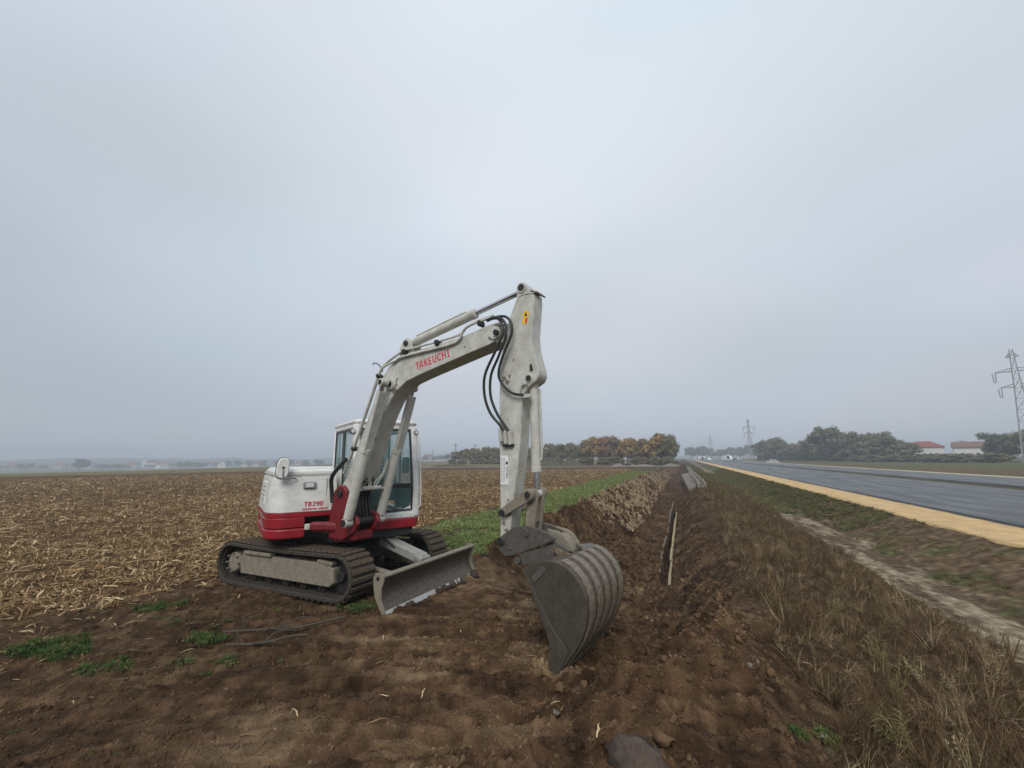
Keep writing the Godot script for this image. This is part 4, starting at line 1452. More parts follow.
	# rocker links and the tipping link
	for s in [1.0, -1.0]:
		g = Geo.new()
		g.prism(link2(Vector2(2.765, 1.318), Vector2(3.107, 1.525), 0.045, 0.065), s * 0.145 - 0.02, s * 0.145 + 0.02, 0.006)
		g.turned(Vector3(3.107, 1.525, s * 0.16), Vector3(0, 0, s), [[0.0, 0.055], [0.02, 0.055], [0.024, 0.045]], 16)
		var lk := part("rocker_link", g, mats.muddy_paint, root, xf)
		g = Geo.new()
		g.rod(Vector3(3.107, 1.525, s * 0.1), Vector3(3.107, 1.525, s * 0.2), 0.034, 14)
		part("pin", g, mats.black_iron, lk)
	g = Geo.new()
	for s in [-0.075, 0.075]:
		g.prism(link2(Vector2(3.07, 1.13), Vector2(3.12, 1.525), 0.06, 0.06), s - 0.022, s + 0.022, 0.006)
	g.box(Vector3(3.09, 1.32, 0), Vector3(0.06, 0.2, 0.14), 0.01)
	part("tipping_link", g, mats.muddy_paint, root, xf)
	# quick coupler
	g = Geo.new()
	for s in [-0.15, 0.15]:
		g.prism(pv([2.70, 1.03, 2.735, 0.91, 2.80, 0.86, 2.92, 0.885, 3.115, 0.961, 3.40, 1.075, 3.42, 1.10, 3.34, 1.145, 3.20, 1.183, 3.05, 1.203, 2.906, 1.17, 2.80, 1.10]), s - 0.016, s + 0.016, 0.005)
	g.prism(pv([2.80, 0.9, 2.92, 0.90, 3.36, 1.07, 3.30, 1.12, 3.0, 1.05]), -0.14, 0.14, 0.01)
	var qc := part("quick_coupler", g, mats.coupler_iron, root, xf)
	for p in [[2.765, 1.02, 0.19, 0.045], [3.07, 1.13, 0.185, 0.045], [2.87, 0.95, 0.178, 0.02], [3.30, 1.06, 0.178, 0.024]]:
		g = Geo.new()
		g.rod(Vector3(p[0], p[1], -p[2]), Vector3(p[0], p[1], p[2]), p[3], 12)
		part("pin", g, mats.coupler_iron, qc)
	bucket(root, xf)


func bucket(root: Node3D, xf: Transform3D) -> void:
	var half := 0.5
	var curve: Array = [[3.238, 0.859], [3.33, 0.912], [3.44, 0.945], [3.53, 0.957], [3.62, 0.948], [3.70, 0.918], [3.77, 0.866], [3.825, 0.80], [3.866, 0.72], [3.886, 0.64], [3.89, 0.56], [3.876, 0.463], [3.845, 0.37], [3.801, 0.281], [3.74, 0.193], [3.673, 0.105], [3.61, 0.02], [3.545, -0.075]]
	var outline := PackedVector2Array()
	for q in curve:
		outline.append(Vector2(q[0], q[1]))
	var g := Geo.new()
	var inner := PackedVector2Array()
	for i in curve.size():
		var a := outline[maxi(i - 1, 0)]
		var b := outline[mini(i + 1, curve.size() - 1)]
		var d := (b - a).normalized()
		inner.append(outline[i] + Vector2(d.y, -d.x) * 0.022)
	var ring := outline.duplicate()
	for i in range(inner.size() - 1, -1, -1):
		ring.append(inner[i])
	g.prism(ring, -half + 0.01, half - 0.01, 0.0)
	var bk := part("bucket", g, mats.shell_steel, root, xf)
	var cheek := outline.duplicate()
	cheek.append_array(pv([3.505, -0.07, 3.49, 0.133, 3.531, 0.191, 3.459, 0.389, 3.378, 0.558, 3.30, 0.725]))
	for s in [-1.0, 1.0]:
		g = Geo.new()
		g.prism(cheek, s * half - 0.012, s * half + 0.012, 0.004)
		var ck := part("side_plate", g, mats.bucket_steel, bk)
		g = Geo.new()
		g.prism(pv([3.236, 0.855, 3.262, 0.845, 3.42, 0.58, 3.56, 0.36, 3.66, 0.26, 3.69, 0.20, 3.64, 0.08, 3.55, -0.06, 3.505, -0.07, 3.49, 0.133, 3.531, 0.191, 3.459, 0.389, 3.378, 0.558, 3.30, 0.725]), s * (half + 0.014) - 0.012, s * (half + 0.014) + 0.012, 0.004)
		part("side_cutter", g, mats.cutter_steel, ck)
		g = Geo.new()
		g.prism(link2(Vector2(3.36, 0.78), Vector2(3.45, 0.87), 0.03, 0.03), s * half - 0.02, s * half + 0.02, 0.003)
		part("lifting_lug", g, mats.coupler_iron, ck)
	# wear bands round the back
	for z in [-0.40, -0.2, 0.0, 0.2, 0.4]:
		g = Geo.new()
		for i in range(4, curve.size() - 2):
			var a := outline[i]
			var b := outline[i + 1]
			var na := (outline[i + 1] - outline[i - 1]).normalized()
			var nb := (outline[mini(i + 2, curve.size() - 1)] - outline[i]).normalized()
			var oa := Vector2(-na.y, na.x) * 0.014
			var ob := Vector2(-nb.y, nb.x) * 0.014
			for e in [[-0.05, 0.05]]:
				var z0: float = z + e[0]
				var z1: float = z + e[1]
				var A := Vector3(a.x + oa.x, a.y + oa.y, z0)
				var B := Vector3(a.x + oa.x, a.y + oa.y, z1)
				var C := Vector3(b.x + ob.x, b.y + ob.y, z1)
				var D := Vector3(b.x + ob.x, b.y + ob.y, z0)
				g.quad(A, B, C, D)
				g.quad(B, Vector3(a.x, a.y, z1), Vector3(b.x, b.y, z1), C)
				g.quad(Vector3(a.x, a.y, z0), A, D, Vector3(b.x, b.y, z0))
		part("wear_band", g, mats.worn_steel, bk)
	g = Geo.new()
	g.prism(pv([3.50, -0.085, 3.55, -0.09, 3.64, 0.03, 3.61, 0.045]), -half - 0.015, half + 0.015, 0.003)
	part("cutting_edge", g, mats.worn_steel, bk)
	# mounting ears and the earth-crusted block between them
	for s in [-0.13, 0.13]:
		g = Geo.new()
		g.prism(pv([2.93, 0.80, 3.02, 0.79, 3.24, 0.85, 3.55, 0.95, 3.58, 0.99, 3.46, 1.04, 3.36, 1.03, 3.0, 0.905]), s - 0.018, s + 0.018, 0.005)
		part("ear", g, mats.coupler_iron, bk)
	g = Geo.new()
	g.prism(pv([3.26, 0.93, 3.50, 0.955, 3.555, 0.965, 3.53, 1.04, 3.47, 1.115, 3.40, 1.15, 3.27, 1.17]), -0.17, -0.135, 0.006)
	g.prism(pv([3.26, 0.93, 3.50, 0.955, 3.555, 0.965, 3.53, 1.04, 3.47, 1.115, 3.40, 1.15, 3.27, 1.17]), 0.03, 0.06, 0.006)
	g.prism(pv([3.30, 0.94, 3.53, 0.96, 3.51, 1.03, 3.455, 1.095, 3.39, 1.12, 3.33, 1.10]), -0.14, 0.035, 0.006)
	part("latch_block", g, mats.muddy_paint, bk)
	for p in [[2.965, 0.835, 0.19, 0.038], [3.37, 0.955, 0.21, 0.045]]:
		g = Geo.new()
		g.rod(Vector3(p[0], p[1], -p[2]), Vector3(p[0], p[1], p[2]), p[3], 14)
		part("pin", g, mats.coupler_iron, bk)
	g = Geo.new()
	for s in [-0.155, 0.155]:
		g.prism(pv([3.43, 0.945, 3.60, 0.955, 3.38, 1.02]), s - 0.008, s + 0.008, 0.0)
	part("gusset", g, mats.rust_soil, bk)


# ---------------------------------------------------------------- things lying about
func lump(r: float, seed_: int, rough := 0.35, rings := 5, seg := 8) -> Geo:
	var g := Geo.new()
	var n := FastNoiseLite.new()
	n.seed = seed_
	n.frequency = 0.9
	n.fractal_octaves = 3
	var p := func(i: int, k: int) -> Vector3:
		var th := PI * i / rings
		var ph := TAU * (k % seg) / seg
		var d := Vector3(sin(th) * cos(ph), cos(th), sin(th) * sin(ph))
		return d * r * (1.0 + rough * 2.0 * n.get_noise_3dv(d * 1.6) + (0.10 * n.get_noise_3dv(d * 4.0) if seg > 8 else 0.0))
	for i in rings:
		for k in seg:
			var a: Vector3 = p.call(i, k)
			var b: Vector3 = p.call(i, k + 1)
			var c: Vector3 = p.call(i + 1, k + 1)
			var d: Vector3 = p.call(i + 1, k)
			if seg > 8:
				g.tri_n(a, b, c, a.normalized(), b.normalized(), c.normalized())
				g.tri_n(a, c, d, a.normalized(), c.normalized(), d.normalized())
			else:
				g.tri(a, b, c)
				g.tri(a, c, d)
	return g


func heap(wide: float, deep: float, high: float, seed_: int, seg := 28, rings := 10) -> Geo:
	var g := Geo.new()
	var n := FastNoiseLite.new()
	n.seed = seed_
	n.frequency = 0.8
	var p := func(i: int, k: int) -> Vector3:
		var f := float(i) / rings
		var ph := TAU * (k % seg) / seg
		var e := 1.0 + 0.3 * n.get_noise_2d(cos(ph) * 2.0, sin(ph) * 2.0)
		var x := cos(ph) * f * wide * 0.5 * e
		var z := sin(ph) * f * deep * 0.5 * e
		var y := high * pow(maxf(0.0, cos(f * PI * 0.5)), 1.2) * (1.0 + 0.5 * n.get_noise_2d(x * 1.4 + 9.0, z * 1.4)) - 0.12
		return Vector3(x, y, z)
	for i in rings:
		for k in seg:
			var a: Vector3 = p.call(i, k)
			var b: Vector3 = p.call(i + 1, k)
			var c: Vector3 = p.call(i + 1, k + 1)
			var d: Vector3 = p.call(i, k + 1)
			g.tri(a, c, b)
			g.tri(a, d, c)
	return g


func on_ground(x: float, z: float, lift := 0.0) -> Vector3:
	var q := tl(Vector3(x, 0, z))
	return Vector3(x, ground_y(q.x, q.y) + lift, z)


func make_roadside() -> void:
	# narrow slit trench: smooth clay slab on one side, pale split pole on the other
	var g := Geo.new()
	var row: Array = []
	for i in 40:
		var t := lerpf(11.7, 31.0, i / 39.0)
		var l := slot_at(t) - 0.155 + 0.012 * sin(t * 5.0)
		var y := knots(KD, l)
		var top := y + 0.05 + 0.05 * nz_b.get_noise_1d(t) + (0.10 if t > 24.0 else 0.0)
		row.append([DIR * t + LAT * (l - 0.05) + Vector3(0, y - 0.3, 0), DIR * t + LAT * (l - 0.045) + Vector3(0, top, 0), DIR * t + LAT * l + Vector3(0, top - 0.01, 0), DIR * t + LAT * (l + 0.03) + Vector3(0, y - 0.5, 0)])
	for i in 39:
		for k in 3:
			g.quad(row[i][k], row[i][k + 1], row[i + 1][k + 1], row[i + 1][k])
	var o := part("clay_slab", g, mats.slab_clay, self)
	tag(o, "smooth wet clay slab lining one side of the slit trench", "clay slab")
	g = Geo.new()
	var pts: Array = []
	for i in 12:
		var t := lerpf(11.75, 27.0, i / 11.0)
		pts.append(DIR * t + LAT * (lerpf(slot_at(11.7), slot_at(27.0), (t - 11.7) / 15.3) + 0.06 + 0.008 * sin(t * 2.3)) + Vector3(0, knots(KD, slot_at(t)) - 0.13 + 0.015 * sin(t * 1.7), 0))
	# split along the grain: three strands of uneven length
	for k in 3:
		var off: Vector3 = LAT * (0.02 * (k - 1)) + Vector3(0, 0.014 * ((k + 1) % 2), 0)
		var seg: Array = []
		for p in pts:
			seg.append(p + off)
		if k == 2:
			seg = seg.slice(0, 6)
		elif k == 0:
			seg = seg.slice(2, 10)
		g.tube(seg, 0.048 - 0.008 * k, 6, 5)
	o = part("split_pole", g, mats.split_wood, self)
	tag(o, "pale yellow split pole lying along the slit trench", "pole")
	# concrete channel stones that run up the far ditch
	var ch := thing("drain_channel", "pale concrete channel of short stones running up the far ditch", "drain", spot(34.0, 1.0))
	var base := ch.position
	var st := Geo.new()
	st.prism(pv([-0.26, 0.0, 0.26, 0.0, 0.26, 0.34, 0.18, 0.34, 0.12, 0.12, -0.12, 0.12, -0.18, 0.34, -0.26, 0.34]), -1.42, 1.42, 0.015)
	var stm := st.mesh()
	for i in 18:
		var t := 33.0 + i * 3.0
		var l := 1.05 - 0.006 * (t - 33.0) + 0.05 * sin(i * 2.1)
		var y := ground_y(t, l) + 0.03 + 0.05 * sin(i * 1.3)
		mpart("channel_stone", stm, mats.channel, ch, Transform3D(Basis(Vector3.UP, atan2(DIR.x, DIR.z) + 0.03 * sin(i * 3.7)), DIR * t + LAT * l + Vector3(0, y, 0) - base))
	g = Geo.new()
	for e in [[33.5, 0.25, -0.30, 0.80, 0.02], [60.0, -0.35, -0.2, 0.6, 0.05]]:
		row.append([DIR * float(e[0]) + LAT * float(e[1]) + Vector3(0, e[2], 0), DIR * float(e[0]) + LAT * float(e[3]) + Vector3(0, e[4], 0)])
	var qa: Array = row[row.size() - 2]
	var qb: Array = row[row.size() - 1]
	g.quad(qa[0], qa[1], qb[1], qb[0])
	var dn := Vector3(0, -0.35, 0)
	g.quad(qa[0] + dn, qa[1] + dn, qa[1], qa[0])
	g.quad(qb[0], qa[0], qa[0] + dn, qb[0] + dn)
	tag(part("concrete_apron", g, mats.rubble, self), "grey concrete apron slab beside the drain channel", "concrete slab")
	# farm track crossing in front of the trees
	g = Geo.new()
	var last: Array = []
	for i in 30:
		var x := lerpf(-30.0, 34.0, i / 29.0)
		var z := -96.0 + 0.10 * x + 1.5 * sin(x * 0.1)
		var now := [Vector3(x, 0.10, z + 2.6), Vector3(x, 0.16, z - 2.6)]
		if i:
			g.quad(last[0], now[0], now[1], last[1])
		last = now
	structure("path", g.mesh(), mats.rubble)
	var hs: Array = [[30.5, -103.0, 7.0, 3.0, 0.55], [24.5, -103.0, 4.0, 3.0, 0.8], [36.5, -102.0, 5.0, 3.0, 0.6], [27.5, -101.0, 3.0, 2.0, 0.5]]
	for i in hs.size():
		var q: Array = hs[i]
		o = part("rubble_heap", heap(q[2], q[3], q[4], 60 + i), mats.rubble, self, Transform3D(Basis.IDENTITY, on_ground(q[0], q[1])))
		tag(o, "low heap of pale rubble in front of the tree row", "rubble heap", "pale rubble heaps before the trees")
	hs = [[9.0, -108.0, 8.0, 5.0, 2.2], [14.5, -110.0, 7.0, 5.0, 2.4], [-14.0, -104.0, 14.0, 5.0, 1.1], [4.0, -112.0, 9.0, 5.0, 1.6]]
	for i in hs.size():
		var q: Array = hs[i]
		o = part("earth_mound", heap(q[2], q[3], float(q[4]) * 0.8, 80 + i), mats.mound, self, Transform3D(Basis.IDENTITY, on_ground(q[0], q[1])))
		tag(o, "rounded grey green earth mound before the tree row", "earth mound", "earth mounds before the trees")
	o = part("gravel_heap", heap(7.0, 4.0, 1.5, 95), mats.pale_concrete, self, Transform3D(Basis.IDENTITY, on_ground(101.0, -172.0)))
	tag(o, "pale gravel heap beside the far carriageway", "gravel heap")
	# clay block and clods big enough to pick up
	o = part("clay_block", lump(0.15, 5, 0.2, 22, 34), mats.wet_clay, self, Transform3D(Basis(Vector3.UP, 0.6) * Basis.from_scale(Vector3(0.8, 0.75, 1.25)), spot(2.87, -0.36) + Vector3(0, 0.03, 0)))
	tag(o, "smooth grey brown clay block on the spoil ridge", "clay block")
	var shapes: Array = []
	for k in 4:
		shapes.append(lump(1.0, 30 + k, 0.38, 9, 12).mesh())
	rng.seed = 91
	for i in 46:
		var t := rng.randf_range(3.0, 9.0)
		var l := rng.randf_range(-1.5, 0.7)
		var r := rng.randf_range(0.022, 0.05)
		o = mpart("soil_clod", shapes[i % 4], mats.loose_soil, self, Transform3D(Basis.from_euler(Vector3(rng.randf() * 6, rng.randf() * 6, 0)) * Basis.from_scale(Vector3(r * 1.2, r * 0.8, r)), spot(t, l) + Vector3(0, r * 0.35, 0)))
		tag(o, "loose dark clod of soil on the spoil beside the bucket", "soil clod", "loose clods on the spoil")
	for i in 15:
		var t := rng.randf_range(2.9, 6.5)
		var l := rng.randf_range(-1.6, 0.9)
		var r := rng.randf_range(0.016, 0.034)
		o = mpart("stone", shapes[(i + 1) % 4], mats.rubble, self, Transform3D(Basis.from_euler(Vector3(rng.randf() * 6, rng.randf() * 6, 0)) * Basis.from_scale(Vector3(r * 1.3, r * 0.7, r)), spot(t, l) + Vector3(0, r * 0.3, 0)))
		tag(o, "small pale stone in the dug soil", "stone", "pale stones in the dug soil")
	var root := Transform3D(Basis(Vector3.UP, -deg_to_rad(25.7)), Vector3(-2.95, 0, -7.68))
	for i in 16:
		var zz := rng.randf_range(-1.05, 0.15) if i < 11 else rng.randf_range(-1.0, 1.0)
		var p := root * Vector3(2.05 + rng.randf_range(0.0, 0.1), 0, zz)
		var r := rng.randf_range(0.025, 0.055)
		o = mpart("soil_clod", shapes[i % 4], mats.damp_soil, self, Transform3D(Basis.from_euler(Vector3(rng.randf() * 6, rng.randf() * 6, 0)) * Basis.from_scale(Vector3(r * 1.3, r * 0.8, r)), on_ground(p.x, p.z, r * 0.5)))
		tag(o, "dark damp clod of soil pushed up along the blade edge", "soil clod", "damp clods along the blade edge")
	# broken branches dropped on the bare soil in front of the track
	for q in [[-2.58, -5.31, 0.9, 1.25, 3], [-2.57, -4.89, 0.55, 0.8, 4]]:
		g = Geo.new()
		var m: Array = []
		for i in 7:
			var f := i / 6.0
			m.append(Vector3((f - 0.5) * float(q[3]), 0.025 + 0.03 * sin(f * 5.0 + float(q[4])), 0.06 * sin(f * 7.0 + float(q[4]))))
		g.tube(m, 0.012, 6, 4)
		g.tube([m[2], m[2] + Vector3(0.12, 0.05, 0.1), m[2] + Vector3(0.28, 0.06, 0.13)], 0.006, 5, 4)
		g.tube([m[3], m[3] + Vector3(0.1, 0.07, -0.09), m[3] + Vector3(0.26, 0.05, -0.16)], 0.006, 5, 4)
		g.tube([m[1], m[1] + Vector3(-0.02, 0.1, 0.02), m[1] + Vector3(-0.03, 0.16, 0.01)], 0.009, 5, 3)
		o = part("broken_branch", g, mats.bark, self, Transform3D(Basis(Vector3.UP, float(q[2]) * 0.3), on_ground(q[0], q[1], 0.0)))
		tag(o, "thin broken branch with side twigs on bare soil before the track", "branch", "broken branches on the soil")


# ---------------------------------------------------------------- trees, houses, pylons, traffic
var crowns: Array = []
var trunks: Array = []


func crown_mesh(seed_: int, airy: float, tall: bool) -> ArrayMesh:
	# leaf sprays on boughs: a crown of unit height and unit width standing on y = 0
	var r := RandomNumberGenerator.new()
	r.seed = seed_
	var g := Geo.new()
	g.colored = true
	var lobes: Array = []
	for i in (19 if tall else 16):
		var a := r.randf() * TAU
		var y := r.randf_range(0.28, 0.86)
		var reach := 0.34 * sqrt(maxf(0.05, 1.0 - pow((y - 0.5) / 0.5, 2.0))) * r.randf_range(0.5, 1.0)
		lobes.append([Vector3(cos(a) * reach, y, sin(a) * reach), r.randf_range(0.06, 0.17)])
	lobes.append([Vector3(0, 0.76, 0), 0.15])
	lobes.append([Vector3(0, 0.48, 0), 0.24])
	for lo in lobes:
		var c: Vector3 = lo[0]
		var rad: float = lo[1]
		var count := int(260 * rad / 0.16 * (1.0 - airy * 0.45))
		for i in count:
			var d := Vector3(r.randfn(), r.randfn(), r.randfn()).normalized()
			var p := c + d * rad * Vector3(1.0, 0.95, 1.0) * pow(r.randf(), 0.4) * r.randf_range(0.75, 1.35)
			if p.y < 0.06:
				continue
			var s := r.randf_range(0.012, 0.030)
			var e1 := (d.cross(Vector3(r.randfn(), r.randfn(), r.randfn()))).normalized() * s
			var e2 := (d + 0.8 * Vector3(r.randfn(), r.randfn(), r.randfn()).normalized()).cross(e1).normalized() * s * 0.8
			var k := r.randf_range(0.65, 1.25)
			g.tint = Color(k, k * r.randf_range(0.94, 1.06), k * 0.95)
			g.tri(p - e1 - e2, p + e1 - e2 * 0.4, p + e2 * 1.3)
			g.tri(p - e1 - e2, p + e2 * 1.3, p - e1 * 1.2 + e2 * 0.5)
	return g.mesh()


func trunk_mesh(seed_: int) -> ArrayMesh:
	var r := RandomNumberGenerator.new()
	r.seed = seed_
	var g := Geo.new()
	g.turned(Vector3(0, -0.02, 0), Vector3.UP, [[0.0, 0.035], [0.05, 0.026], [0.3, 0.02], [0.6, 0.012], [0.85, 0.004]], 7)
	for i in 9:
		var y := r.randf_range(0.18, 0.66)
		var a := r.randf() * TAU
		var out := Vector3(cos(a), r.randf_range(0.7, 1.3), sin(a)).normalized()
		var long := r.randf_range(0.22, 0.38)
		g.turned(Vector3(0, y, 0), out, [[0.0, 0.010], [long * 0.5, 0.006], [long, 0.0015]], 5)
	return g.mesh()


func tree(called: String, label: String, at: Vector3, high: float, wide: float, variant: int, m: Material, group: String, turn: float) -> void:
	var t := thing(called, label, "tree", at, turn, group)
	var s := Transform3D(Basis.from_scale(Vector3(wide, high, wide)), Vector3.ZERO)
	mpart("crown", crowns[variant], m, t, s)
	mpart("trunk", trunks[variant % 3], mats.bark, t, Transform3D(Basis.from_scale(Vector3(high * 0.8, high, high * 0.8)), Vector3.ZERO))


func leafy(called: String, c: Color) -> StandardMaterial3D:
	var m := plain(called, c, 0.85)
	m.vertex_color_use_as_albedo = true
	m.metallic_specular = 0.2
	m.backlight_enabled = true
	m.backlight = Color(0.2, 0.2, 0.2)
	return m


func house(called: String, label: String, at: Vector3, turn: float, size: Vector3, roof_h: float, wall: Material, roof: Material, windows: int, group := "", hip := 0.0) -> void:
	var t := thing(called, label, "house", at, turn, group)
	var g := Geo.new()
	g.box(Vector3(0, size.y * 0.5 - 0.4, 0), Vector3(size.x, size.y + 0.8, size.z), 0.0)
	if hip == 0.0:
		g.prism(pv([-size.z * 0.5, 0, size.z * 0.5, 0, 0, roof_h * 0.93]), -size.x * 0.5, size.x * 0.5, 0.0, Transform3D(Basis(Vector3(0, 0, 1), Vector3(0, 1, 0), Vector3(-1, 0, 0)), Vector3(0, size.y, 0)))
	part("wall", g, wall, t)
	g = Geo.new()
	var x := size.x * 0.5 + 0.4
	var z := size.z * 0.5 + 0.5
	var r := x - hip
	var y := size.y
	var A := Vector3(-r, y + roof_h, 0)
	var B := Vector3(r, y + roof_h, 0)
	g.quad(Vector3(-x, y, z), Vector3(x, y, z), B, A)
	g.quad(Vector3(x, y, -z), Vector3(-x, y, -z), A, B)
	if hip > 0.0:
		g.tri(Vector3(x, y, z), Vector3(x, y, -z), B)
		g.tri(Vector3(-x, y, -z), Vector3(-x, y, z), A)
	g.quad(Vector3(-x, y, z), Vector3(-x, y - 0.18, z), Vector3(x, y - 0.18, z), Vector3(x, y, z))
	g.quad(Vector3(-x, y - 0.18, z), Vector3(-x, y - 0.18, -z), Vector3(x, y - 0.18, -z), Vector3(x, y - 0.18, z))
	var rf := part("roof", g, roof, t)
	if windows > 0:
		g = Geo.new()
		g.box(Vector3(size.x * 0.2, y + roof_h * 0.85, -0.6), Vector3(0.6, 1.4, 0.6), 0.03)
		part("chimney", g, wall, rf)
	for f in (2 if size.y > 5.0 else 1):
		for i in windows:
			var wx := lerpf(-size.x * 0.38, size.x * 0.38, (i + 0.5) / windows)
			var wy := 1.6 + 2.8 * f
			if f == 0 and i == 1:
				g = Geo.new()
				g.box(Vector3(wx, 1.05, size.z * 0.5), Vector3(1.1, 2.1, 0.08), 0.01)
				part("door", g, mats.roof_brown, t)
				continue
			g = Geo.new()
			g.box(Vector3(wx, wy, size.z * 0.5), Vector3(1.25, 1.45, 0.1), 0.01)
			var w := part("window", g, mats.wall_white, t)
			g = Geo.new()
			g.box(Vector3(wx, wy, size.z * 0.5 + 0.045), Vector3(1.0, 1.2, 0.03), 0.0)
			part("pane", g, mats.window_dark, w)


func pylon(label: String, at: Vector3, high: float, turn: float) -> void:
	var t := thing("power_pylon", label, "pylon", at, turn, "lattice power pylons")
	var levels: Array = []
	var k := 0.0
	var n := 11
	for i in n:
		var f := pow(float(i) / (n - 1), 0.85)
		levels.append([high * f, lerpf(high * 0.06, high * 0.026, f / 0.62) if f < 0.62 else lerpf(high * 0.026, high * 0.01, (f - 0.62) / 0.38)])
	var corner := func(i: int, c: int) -> Vector3:
		var w: float = levels[i][1]
		return Vector3(w * (1 if c == 0 or c == 3 else -1), levels[i][0], w * (1 if c < 2 else -1))
	for c in 4:
		var g := Geo.new()
		for i in n - 1:
			g.bar(corner.call(i, c), corner.call(i + 1, c), 0.15, 0.15)
		part("leg", g, mats.tower_steel, t)
	var g := Geo.new()
	for i in n - 1:
		for c in 4:
			var d := (c + 1) % 4
			g.bar(corner.call(i, c), corner.call(i + 1, d), 0.08, 0.08)
			g.bar(corner.call(i, d), corner.call(i + 1, c), 0.08, 0.08)
			g.bar(corner.call(i, c), corner.call(i, d), 0.08, 0.08)
	part("bracing", g, mats.tower_steel, t)
	for a in [[0.66, 0.11], [0.80, 0.13], [0.93, 0.04]]:
		g = Geo.new()
		var y: float = high * a[0]
		for s in [-1.0, 1.0]:
			var tip := Vector3(s * high * float(a[1]), y, 0)
			for z in [-0.5, 0.5]:
				g.bar(Vector3(s * 0.5, y, z * 1.4), tip, 0.16, 0.16)
				g.bar(Vector3(s * 0.5, y + high * 0.03, z * 1.2), tip, 0.13, 0.13)
			g.bar(Vector3(s * high * float(a[1]) * 0.5, y, 0.4), Vector3(s * high * float(a[1]) * 0.5, y + high * 0.015, 0.3), 0.1, 0.1)
		var ca := part("cross_arm", g, mats.tower_steel, t)
		if float(a[0]) < 0.85:
			for s in [-1.0, 1.0]:
				g = Geo.new()
				var px: float = s * high * float(a[1])
				for o in [-0.35, 0.35]:
					g.turned(Vector3(px + o, y - 0.1, 0), Vector3(-o * 0.15, -1, 0), [[0.0, 0.05], [0.2, 0.14], [1.5, 0.14], [2.6, 0.14], [2.8, 0.05]], 6)
				g.bar(Vector3(px - 0.4, y - 2.9, 0), Vector3(px + 0.4, y - 2.9, 0), 0.12, 0.12)
				part("insulator", g, mats.tower_steel, ca)
	var _k := k


func vehicle(called: String, label: String, category: String, at: Vector3, turn: float, long: float, high: float, van: bool, m: Material) -> void:
	var t := thing(called, label, category, at, turn, "vehicles far along the road")
	var h := long * 0.5
	var g := Geo.new()
	var side := pv([-h, 0.35, h, 0.35, h, 0.95, h * 0.72, 1.05, h * 0.45, high, -h * 0.98, high, -h, 1.0]) if van else pv([-h, 0.35, h, 0.35, h * 0.99, 0.8, h * 0.5, 0.95, h * 0.2, high, -h * 0.55, high, -h * 0.85, 0.98, -h, 0.9])
	g.prism(side, -0.9, 0.9, 0.06)
	part("body", g, m, t)
	g = Geo.new()
	g.prism(pv([h * 0.66, 1.1, h * 0.42, high - 0.15, h * 0.05, high - 0.15, h * 0.05, 1.1]) if van else pv([h * 0.42, 0.98, h * 0.17, high - 0.1, -h * 0.5, high - 0.1, -h * 0.7, 1.0]), -0.92, 0.92, 0.0)
	part("side_window", g, mats.window_dark, t)
	g = Geo.new()
	g.box(Vector3(-h - 0.005, high * 0.68, 0), Vector3(0.03, high * 0.28, 1.4), 0.0)
	part("rear_window", g, mats.window_dark, t)
	for x in [-h * 0.62, h * 0.62]:
		for z in [-0.82, 0.82]:
			g = Geo.new()
			g.rod(Vector3(x, 0.33, z - 0.1), Vector3(x, 0.33, z + 0.1), 0.33, 14, 0.03)
			part("wheel", g, mats.tyre, t)


